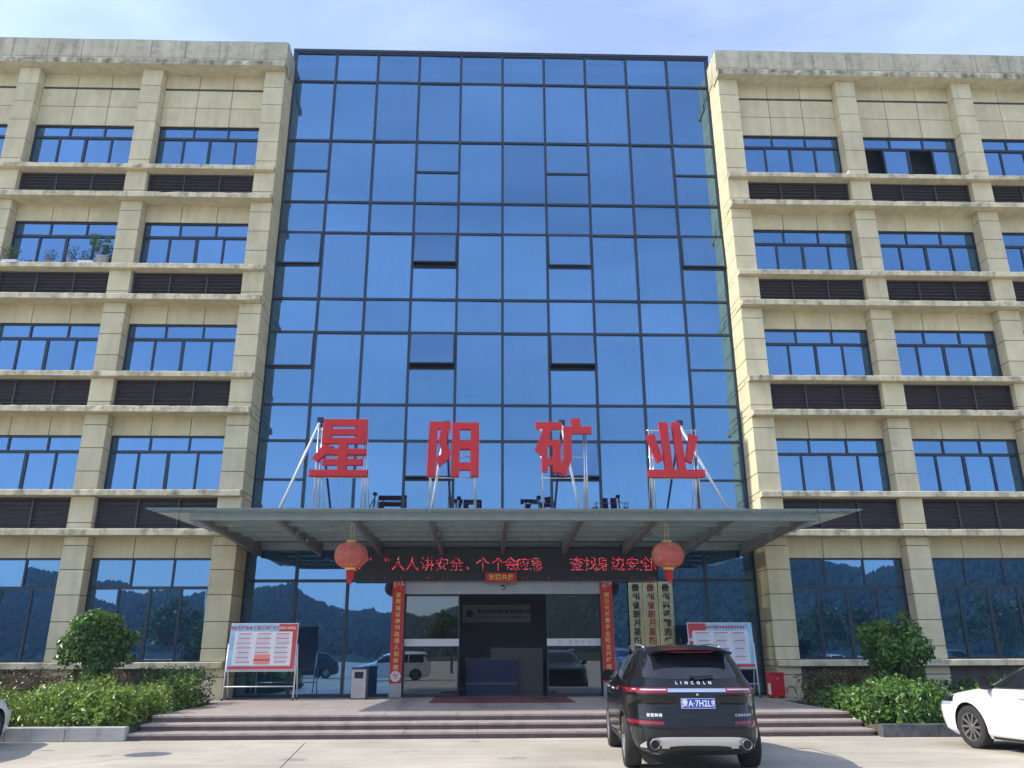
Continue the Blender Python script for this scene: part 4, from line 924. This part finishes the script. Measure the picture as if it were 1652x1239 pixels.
SUVK = [(.24,-2.08,2.10,.84,5.5),(.32,-2.26,2.26,.92,5.2),(.45,-2.36,2.36,.962,4.8),(.62,-2.385,2.38,.975,4.8),(.78,-2.35,2.38,.98,4.6),(.92,-2.32,2.36,.98,4.6),(1.00,-2.32,2.30,.978,4.6),(1.06,-2.325,2.14,.974,4.6),(1.13,-2.30,1.66,.958,4.6),(1.20,-2.21,1.18,.92,4.4),(1.27,-2.12,1.00,.88,4.2),(1.40,-2.00,.78,.825,4.2),(1.52,-1.89,.57,.765,4.2),(1.62,-1.80,.35,.705,4.2),(1.68,-1.72,.15,.64,4.2),(1.72,-1.58,-.05,.54,4),(1.748,-1.3,-.3,.38,4),(1.76,-1.0,-.5,.2,4)]
def suv(loc, rz, label, bodymat, detail=True, group=None):
    t = empty('suv', loc, rz, label=label, cat='car', group=group); c = Car(SUVK,(-1.40,1.43),.365)
    c.body(t, bodymat, 64 if detail else 40, 22 if detail else 12, .034 if detail else .05)
    for x in (-1.40,1.43):
        for sg in (1,-1): wheel(t, x, sg*.845, .365, .24, 10, 'alloy', sg)
    top = lambda x: 1.635-.05*max(0,(x-.1))**2*2-.02*max(0,-x-.9)**2
    belt = lambda x: 1.225+.02*(x*-.5)
    c.patch(t,'side_window','car_glass',-.62,.22,belt,lambda x: min(1.63,1.635),.006); c.patch(t,'side_window','car_glass',.28,.98,belt,lambda x: max(belt(x)+.01,min(1.632,1.632-(x-.33)*.60 if x > .33 else 1.632)),.006)
    c.patch(t,'quarter_window','car_glass',-1.55,-.69,lambda x: belt(x)+.02+max(0,(-x-1.15))*.35,lambda x: 1.632-max(0,-x-1.0)*.36,.006)
    c.end(t,'windscreen','car_glass',-.72,.72,lambda y: 1.24,lambda y: 1.66,1,.006)
    c.end(t,'rear_window','car_glass',-.69,.69,lambda y: 1.265+.03*abs(y/.69)**4,lambda y: 1.60-.03*abs(y/.69)**3,-1,.006)
    if not detail:
        for sg in (1,-1): c.end(t,'headlight','lamp_clear',sg*.55,sg*.90,lambda y: .86,lambda y: .96,1,.006)
        mirror(c,t,.86,1.18,bodymat); return t
    # roof spoiler and rails
    m = MB(); m.grid(lambda u,v: (-1.58-.38*v-.05*(1-abs(2*u-1)**3), (-.60-.01*v+(1.20+.02*v)*u), 1.722-.050*v-.035*abs(2*u-1)**3), 20, 4); m.grid(lambda u,v: (-1.96+.10*v-.05*(1-abs(2*u-1)**3), -.61+1.22*u, 1.671-.035*v-.035*abs(2*u-1)**3), 20, 2); m.build('roof_spoiler',bodymat,t,True)
    c2 = MB(); c2.grid(lambda u,v: (-2.015, -.30+.60*u, 1.634+.010*v), 4, 1); c2.build('brake_lamp','tail_red',t)
    for sg in (1,-1):
        m = MB(); pts = [(-1.25+2.0*i/12, sg*(.575+.02*math.sin(math.pi*i/12)), 1.715+.055*math.sin(math.pi*i/12)**.5) for i in range(13)]; m.path(pts,.017,8); m.build('roof_rail','chrome',t,True)
    m = MB(); m.grid(lambda u,v: (-1.10-.16*u, .018*(1-u)*(2*v-1), 1.755+.075*u), 4, 2); m.tube((-1.10,0,1.75),(-1.25,0,1.835),.02,.008,8); m.build('antenna_fin','black',t,True)
    # rear face
    for sg in (1,-1):
        c.end(t,'tail_light','tail_red',sg*.40,sg*.965,lambda y: 1.075+.010*abs(y)-(.0 if abs(y) > .45 else .0),lambda y: 1.155-.02*(abs(y)-.4),-1,.012)
        c.end(t,'tail_light_lens','lamp_clear',sg*.42,sg*.86,lambda y: 1.118,lambda y: 1.137,-1,.0145)
        c.end(t,'reflector','tail_red',sg*.48,sg*.93,lambda y: .665,lambda y: .70+.012*abs(y),-1,.008)
        c.patch(t,'tail_light','tail_red',-2.20,-2.06,lambda x: 1.09,lambda x: 1.15,.012,sides=(sg,))
    c.end(t,'light_bar','chrome',-.40,.40,lambda y: 1.095,lambda y: 1.145,-1,.012)
    c.end(t,'tailgate_seam','black',-.80,.80,lambda y: .742,lambda y: .750,-1,.004)
    c.end(t,'bumper_trim','trim_black',-.955,.955,lambda y: .27,lambda y: .60+.03*abs(y)**4,-1,.004)
    c.end(t,'skid_plate','satin_silver',-.79,.79,lambda y: .345,lambda y: .505-.13*abs(y/.79)**7,-1,.016,nu=40)
    c.end(t,'diffuser','trim_black',-.42,.42,lambda y: .31,lambda y: .385-.02*abs(y/.42)**4,-1,.022)
    for sg in (1,-1):
        m = MB(); m.lathe([(.064,-.01),(.068,-.036),(.060,-.040),(.056,-.03),(.052,.04)],28,axis='y'); o = m.build('exhaust_tip','alloy_dark',t,True,(-2.345,sg*.62,.405),(0,0,R(-90)))
        MB().lathe([(.0,0),(.056,0)],24,axis='y').build('exhaust_bore','black',t,loc=(-2.365,sg*.62,.405),rot=(0,0,R(-90)),fix=False)
        m = MB(); m.lathe([(.108,0),(.060,0)],28,axis='y'); m.build('exhaust_surround','black',t,loc=(c.rx(.62,.41)-.030,sg*.62,.405),rot=(0,0,R(-90)),fix=False)
    bx('plate_recess',-.006,.006,-.30,.30,.80,1.05,'black',t).location = (c.rx(0,.93)-.002,0,.925)
    pl = bx('number_plate',-.006,.006,-.235,.235,-.07,.07,'plate_blue',t); pl.location = (c.rx(0,.93)-.020,0,.945)
    rt = (R(90),0,R(-90))
    text('plate_number','贵A·7H2L9',.118,'white_paint',pl,(-.008,0,-.004),.003,rot=rt,sx=.80,chsp=1.05)
    m = MB(); m.box(-.0075,-.0065,-.232,.232,.062,.067); m.box(-.0075,-.0065,-.232,.232,-.067,-.062); m.box(-.0075,-.0065,-.232,-.227,-.062,.062); m.box(-.0075,-.0065,.227,.232,-.062,.062); m.build('plate_border','white_paint',pl)
    def rear_text(body, size, y, z, sp):
        me = text_mesh(body, size, .001, chsp=sp)
        for v in me.vertices: yy = y-v.co.x; zz = z+v.co.y; v.co = (c.rx(yy,zz)-.009, yy, zz)
        link('badge', me, 'white_bar', t)
    rear_text('LINCOLN',.055,.02,1.215,2.6); rear_text('长安林肯',.052,.60,.785,1.05); rear_text('CORSAIR',.044,-.62,.785,1.5)
    m = MB(); m.tube((-2.16,.02,1.29),(-2.12,-.28,1.31),.014,.008,8); m.lathe([(0,-.02),(.025,-.02),(.025,.03)],12,(-2.14,.02,1.29),'y'); m.build('rear_wiper','black',t)
    m = MB(); m.lathe([(0,0),(.016,0)],12,axis='y'); m.build('badge','chrome',t,loc=(c.rx(0,1.06)-.012,0,1.062),rot=(0,0,R(-90)),fix=False)
    # sides
    c.patch(t,'sill_trim','trim_black',-1.0,1.0,lambda x: .25,lambda x: .40,.008); c.patch(t,'window_trim','chrome',-1.60,1.0,lambda x: belt(x)-.022,lambda x: belt(x)-.006,.008)
    c.seam(t,[(.26,.42+.045*i) for i in range(18)]); c.seam(t,[(-.66-.12*max(0,(8-i)/8)**2,.45+.043*i) for i in range(18)]); c.seam(t,[(1.02,.42+.045*i) for i in range(17)])
    for x in (-.45,.50):
        for sg in (1,-1):
            m = MB(); yy = c.sy(x,1.08); m.path([(x-.11,sg*(yy+.012),1.085),(x-.08,sg*(yy+.035),1.09),(x+.08,sg*(yy+.035),1.09),(x+.11,sg*(yy+.012),1.09)],.014,6); m.build('door_handle','chrome',t,True)
    for wx in (-1.40,1.43):                    # dark arch lips
        for sg in (1,-1):
            m = MB(); m.grid(lambda u,v: ((lambda a,rr: (wx+rr*math.cos(a), sg*(c.sy(wx+rr*math.cos(a),max(.245,.365+rr*math.sin(a)))+.006), max(.245,.365+rr*math.sin(a))))(R(-10+200*u),.424+.055*v)),36,2); m.build('arch_trim','trim_black',t,True)
    mirror(c,t,.88,1.20,bodymat)
    return t
SEDK = [(.17,-2.05,2.05,.80,7),(.26,-2.24,2.26,.87,6),(.42,-2.30,2.37,.895,5),(.58,-2.31,2.38,.905,5),(.68,-2.30,2.33,.908,5),(.76,-2.29,2.18,.905,5),(.82,-2.28,1.95,.90,5),(.88,-2.27,1.60,.893,5),(.93,-2.24,1.25,.885,5),(.97,-2.20,1.06,.872,5),(1.02,-2.05,.94,.85,5),(1.10,-1.80,.76,.815,5),(1.20,-1.55,.53,.77,5),(1.30,-1.30,.26,.715,5),(1.38,-1.05,-.02,.65,4.5),(1.43,-.85,-.22,.52,4),(1.455,-.68,-.36,.32,4),(1.462,-.55,-.42,.15,4)]
def sedan(loc, rz, label, bodymat, detail=True, group=None):
    t = empty('sedan', loc, rz, label=label, cat='car', group=group); c = Car(SEDK,(-1.33,1.37),.325)
    c.body(t, bodymat, 64 if detail else 40, 22 if detail else 12, .03 if detail else .05)
    for x in (-1.33,1.37):
        for sg in (1,-1): wheel(t, x, sg*.775, .325, .215, 10, 'alloy_dark', sg)
    belt = lambda x: .955-.012*x
    roof = lambda x: (1.375-.12*max(0,abs(x+.45)-.30)**2)
    c.patch(t,'side_window','car_glass',-.02,.84,belt,lambda x: max(belt(x)+.008, min(roof(x), 1.36-(x-.10)*.52 if x > .10 else 1.36)),.005)
    c.patch(t,'side_window','car_glass',-.98,-.08,belt,lambda x: min(roof(x),1.36),.005)
    c.patch(t,'quarter_window','car_glass',-1.38,-1.03,belt,lambda x: max(belt(x)+.01,1.30-(-x-1.03)*.75),.005)
    c.end(t,'windscreen','car_glass',-.64,.64,lambda y: 1.0,lambda y: 1.36,1,.005); c.end(t,'rear_window','car_glass',-.60,.60,lambda y: 1.06,lambda y: 1.34,-1,.005)
    for sg in (1,-1):
        c.patch(t,'headlight','car_glass',1.72,2.12,lambda x: .70-.03*(x-1.72),lambda x: .80-.12*(x-1.72),.006,sides=(sg,)); c.end(t,'headlight','lamp_clear',sg*.50,sg*.86,lambda y: .64,lambda y: .72,1,.006)
        c.end(t,'tail_light','tail_red',sg*.45,sg*.88,lambda y: .74,lambda y: .86,-1,.006)
    c.end(t,'grille','trim_black',-.5,.5,lambda y: .40,lambda y: .60,1,.006)
    if detail:
        c.patch(t,'sill_trim','trim_black',-.95,.95,lambda x: .175,lambda x: .215,.006); c.patch(t,'window_trim','trim_black',-1.40,.90,lambda x: belt(x)-.016,lambda x: belt(x)-.003,.005)
        c.seam(t,[(.93-.02*i/6,.24+.04*i) for i in range(18)]); c.seam(t,[(-.05-.10*max(0,1-i/9)**2,.24+.04*i) for i in range(18)]); c.seam(t,[(-1.0+.10*i/18,.45+.03*i) for i in range(18)])
        for x in (.12,-.82):
            for sg in (1,-1):
                m = MB(); yy = c.sy(x,.80); m.path([(x-.10,sg*(yy+.004),.815),(x-.07,sg*(yy+.030),.82),(x+.07,sg*(yy+.030),.82),(x+.10,sg*(yy+.004),.818)],.013,6); m.build('door_handle',bodymat,t,True)
    mirror(c,t,.80,.955,'trim_black' if detail else bodymat)
    return t
suv((2.74,-11.80,0), R(86.5), 'black mid-size SUV seen from behind, parked before the steps', 'car_black').scale = (1.03,1.06,1.02)
sedan((9.56,-12.33,0), R(101), 'white sedan cut off by the right edge of the photo', 'car_white').scale = (1.08,1.08,1.12)
sedan((-10.66,-11.25,0), R(92), 'white car whose front corner shows at the left edge', 'car_white')

# ------------------------------------------------------------------ the yard behind the camera (seen in the glass)
MPVK = [(.20,-2.2,2.2,.86,7),(.32,-2.40,2.42,.92,6),(.55,-2.45,2.50,.94,6),(.80,-2.45,2.42,.945,6),(.95,-2.44,2.15,.94,6),(1.05,-2.43,1.75,.925,6),(1.12,-2.42,1.45,.91,6),(1.25,-2.38,1.20,.88,5),(1.45,-2.30,.92,.83,5),(1.62,-2.22,.62,.78,5),(1.72,-2.10,.30,.70,5),(1.77,-1.9,0,.5,4),(1.785,-1.5,-.4,.3,4)]
def mpv(loc, rz, label, mat):
    t = empty('van', loc, rz, label=label, cat='car'); c = Car(MPVK,(-1.50,1.50),.34); c.body(t,mat,40,12,.05)
    for x in (-1.5,1.5):
        for sg in (1,-1): wheel(t, x, sg*.81, .34, .22, 8, 'alloy_dark', sg)
    for a, b in ((-2.0,-1.05),(-.98,.0),(.07,.95)): c.patch(t,'side_window','car_glass',a,b,lambda x: 1.10,lambda x: 1.60-max(0,x-.4)*.55,.006)
    c.end(t,'windscreen','car_glass',-.72,.72,lambda y: 1.14,lambda y: 1.66,1,.006); c.end(t,'rear_window','car_glass',-.72,.72,lambda y: 1.12,lambda y: 1.60,-1,.006)
    for sg in (1,-1): c.end(t,'headlight','lamp_clear',sg*.5,sg*.88,lambda y: .80,lambda y: .94,1,.006)
    mirror(c,t,1.02,1.08,mat)
mpv((-6.6,-29.6,0), R(178), 'white people carrier mirrored in the left door panel', 'car_white')
suv((-13.2,-33.5,0), R(150), 'dark SUV mirrored in the glass behind the left notice board', 'car_black', False)
suv((9.8,-37.0,0), R(80), 'dark SUV mirrored low in the glass right of the doors', 'car_grey', False)
sedan((23.5,-34.5,0), R(170), 'white car mirrored in the right wing window', 'car_white', False)
sedan((34.0,-36.5,0), R(95), 'grey car mirrored at the right edge in the wing window', 'car_grey', False)
sedan((-27.0,-35.5,0), R(5), 'white car mirrored in the left wing window', 'car_white', False)
def tree(loc, h, r, label, seed, n=2600):
    t = empty('tree', loc, label=label, cat='tree', group='trees mirrored in the ground-floor glass'); rng = random.Random(seed)
    m = MB(); m.tube((0,0,-.05),(0,0,h*.38),.13,.09,8); m.tube((0,0,h*.38),(.1,0,h*.8),.09,.03,8); bl = lumps((0,0,h*.64),(r,r,h*.36),26,r*.36,seed)
    for b in bl[:9]: m.tube((0,0,h*rng.uniform(.3,.5)),b[:3],.05,.015,6)
    m.build('trunk','bark',t); link('crown', leaves(n, blob_sampler(bl,.3), .16, seed), 'leaf_tree', t)
for i, (x, y, h, r) in enumerate(((-23,-36,5.2,2.2),(-17.5,-40,4.2,1.8),(24.5,-38.5,5.4,2.3),(29,-41,4.6,1.9),(37.5,-37.5,6.0,2.6),(43,-42,6.2,2.6),(-31,-42,5.4,2.3),(13.5,-45,5.0,2.0),(-3.5,-47,5.0,2.1))):
    tree((x,y,0), h, r, ('tree mirrored in the left wing glass','small tree mirrored beside the left notice board','tree mirrored in the first right wing window','smaller tree mirrored in the first right wing window','tall tree mirrored in the second right wing window','tall tree mirrored at the right edge','tree mirrored at the left edge','tree mirrored low right of the doors','tree mirrored low left of the doors')[i], 60+i)
lp = empty('street_lamp', (-13.6,-14.1,0), label='slim street lamp with a flat disc head mirrored left of the entrance', cat='street lamp')
m = MB(); m.tube((0,0,0),(0,0,.5),.10,.07,12); m.tube((0,0,.5),(0,0,4.7),.055,.04,12); m.build('pole','steel_grey',lp,True)
m = MB(); m.path([(0,0,4.6),(.35,.68,4.95),(1.0,1.95,5.06),(1.40,2.72,5.08)],.014,8); m.build('arm','steel_grey',lp,True)
m = MB(); m.lathe([(0,5.16),(.12,5.15),(.30,5.09),(.38,5.03),(.38,5.01),(.2,4.99),(0,4.98)],28,(1.40,2.72,0)); m.build('lamp_head','steel_grey',lp,True)
# wooded hills
ANG = [-60,-45,-34,-31,-25,-21,-17.5,-14.0,-12.5,-10.6,-8.2,-5,0,5,9,11.5,13,15.5,18,23,25,29,33,45,60]
ELV = [88,95,90,92,82,78,86,98,84,66,58,56,70,100,125,148,150,136,138,132,112,130,134,120,100]
hm = MB(); rh = np.random.default_rng(4); NA = 900; RR = [150,200,250,300,350,400,440,470,490,500,512,540,600,700]
ph = rh.uniform(0,6.28,12)
for i in range(NA+1):
    a = -75+150*i/NA; e = np.interp(a, ANG, ELV); hgt = e/1306*500
    for j, rr in enumerate(RR):
        t = min(1,max(0,(rr-150)/350)); s = t*t*(3-2*t); z = hgt*s*(1 if rr <= 500 else 1-.25*(rr-500)/200)
        z += s*(1.5*math.sin(a*.9+rr*.02+ph[0])+.8*math.sin(a*2.3-rr*.03+ph[1])) + t**7*(.9*math.sin(a*7.1+rr*.11+ph[2])+.7*math.sin(a*13.7-rr*.07+ph[3])+.5*math.sin(a*31+rr*.2+ph[4])+rh.uniform(-.7,.8))
        hm.v.append((rr*math.sin(R(a)), -rr*math.cos(R(a)), z-.3 if t > 0 else -.3))
n = len(RR)
for i in range(NA):
    for j in range(n-1): hm.f.append((i*n+j,i*n+j+1,(i+1)*n+j+1,(i+1)*n+j))
tag(hm.build('hills','forest',None,True), kind='structure')

# tree crowns of the woods covering the hills: one mass, nobody could count it
fr = np.random.default_rng(8); FV = []; FF = []
def hill_z(a, rr):
    e = np.interp(a, ANG, ELV); t = min(1,max(0,(rr-150)/350)); s = t*t*(3-2*t); return e/1306*500*s*(1 if rr <= 500 else 1-.25*(rr-500)/200)+s*(1.5*math.sin(a*.9+rr*.02+ph[0])+.8*math.sin(a*2.3-rr*.03+ph[1]))
for i in range(26000):
    a = fr.uniform(-60,60); rr = math.sqrt(fr.uniform(190**2,508**2)); rr = fr.uniform(485,510) if i % 5 == 0 else rr
    r = fr.uniform(.7,1.7)*(rr/400)**.5; h = r*fr.uniform(.8,1.5); c = np.array([rr*math.sin(R(a)), -rr*math.cos(R(a)), hill_z(a,rr)+h*.2]); b = len(FV)
    for k, (z, q) in enumerate(((-.5,.75),(.25,1.0),(.8,.55))):
        for j in range(5):
            t = j*1.2566+k*.6+fr.uniform(-.2,.2); g = q*r*fr.uniform(.75,1.2); FV.append((c[0]+g*math.cos(t), c[1]+g*math.sin(t), c[2]+h*z*fr.uniform(.85,1.15)))
    FV.append((c[0],c[1],c[2]+h*1.15))
    for k in range(2):
        for j in range(5): FF.append((b+k*5+j,b+k*5+(j+1)%5,b+k*5+5+(j+1)%5,b+k*5+5+j))
    for j in range(5): FF.append((b+10+j,b+10+(j+1)%5,b+15))
m = MB(); m.v = FV; m.f = FF
leaf_mat('wood_leaf', (.016,.034,.018), (.048,.072,.034), trans=.1)
_b = MATS['wood_leaf'].node_tree.nodes['Principled BSDF']; _b.inputs['Roughness'].default_value = 1.0; _b.inputs['Specular IOR Level'].default_value = 0.0
tag(m.build('forest','wood_leaf',None,True,fix=False), 'dark woods covering the hills mirrored in the glass', 'forest', kind='stuff')

# humid morning air: far woods fade to blue
hz = MB(); hz.box(-800,800,-800,800,-1.6,80); hz = hz.build('haze', None); tag(hz, kind='stuff')
hmx = bpy.data.materials.new('haze_air'); hmx.use_nodes = True; hn = hmx.node_tree; hn.nodes.remove(hn.nodes['Principled BSDF'])
pv = hn.nodes.new('ShaderNodeVolumePrincipled'); pv.inputs['Color'].default_value = (.62,.78,1.0,1); pv.inputs['Density'].default_value = .0006; pv.inputs['Anisotropy'].default_value = .2
hn.links.new(pv.outputs[0], hn.nodes['Material Output'].inputs['Volume']); hz.data.materials.append(hmx)
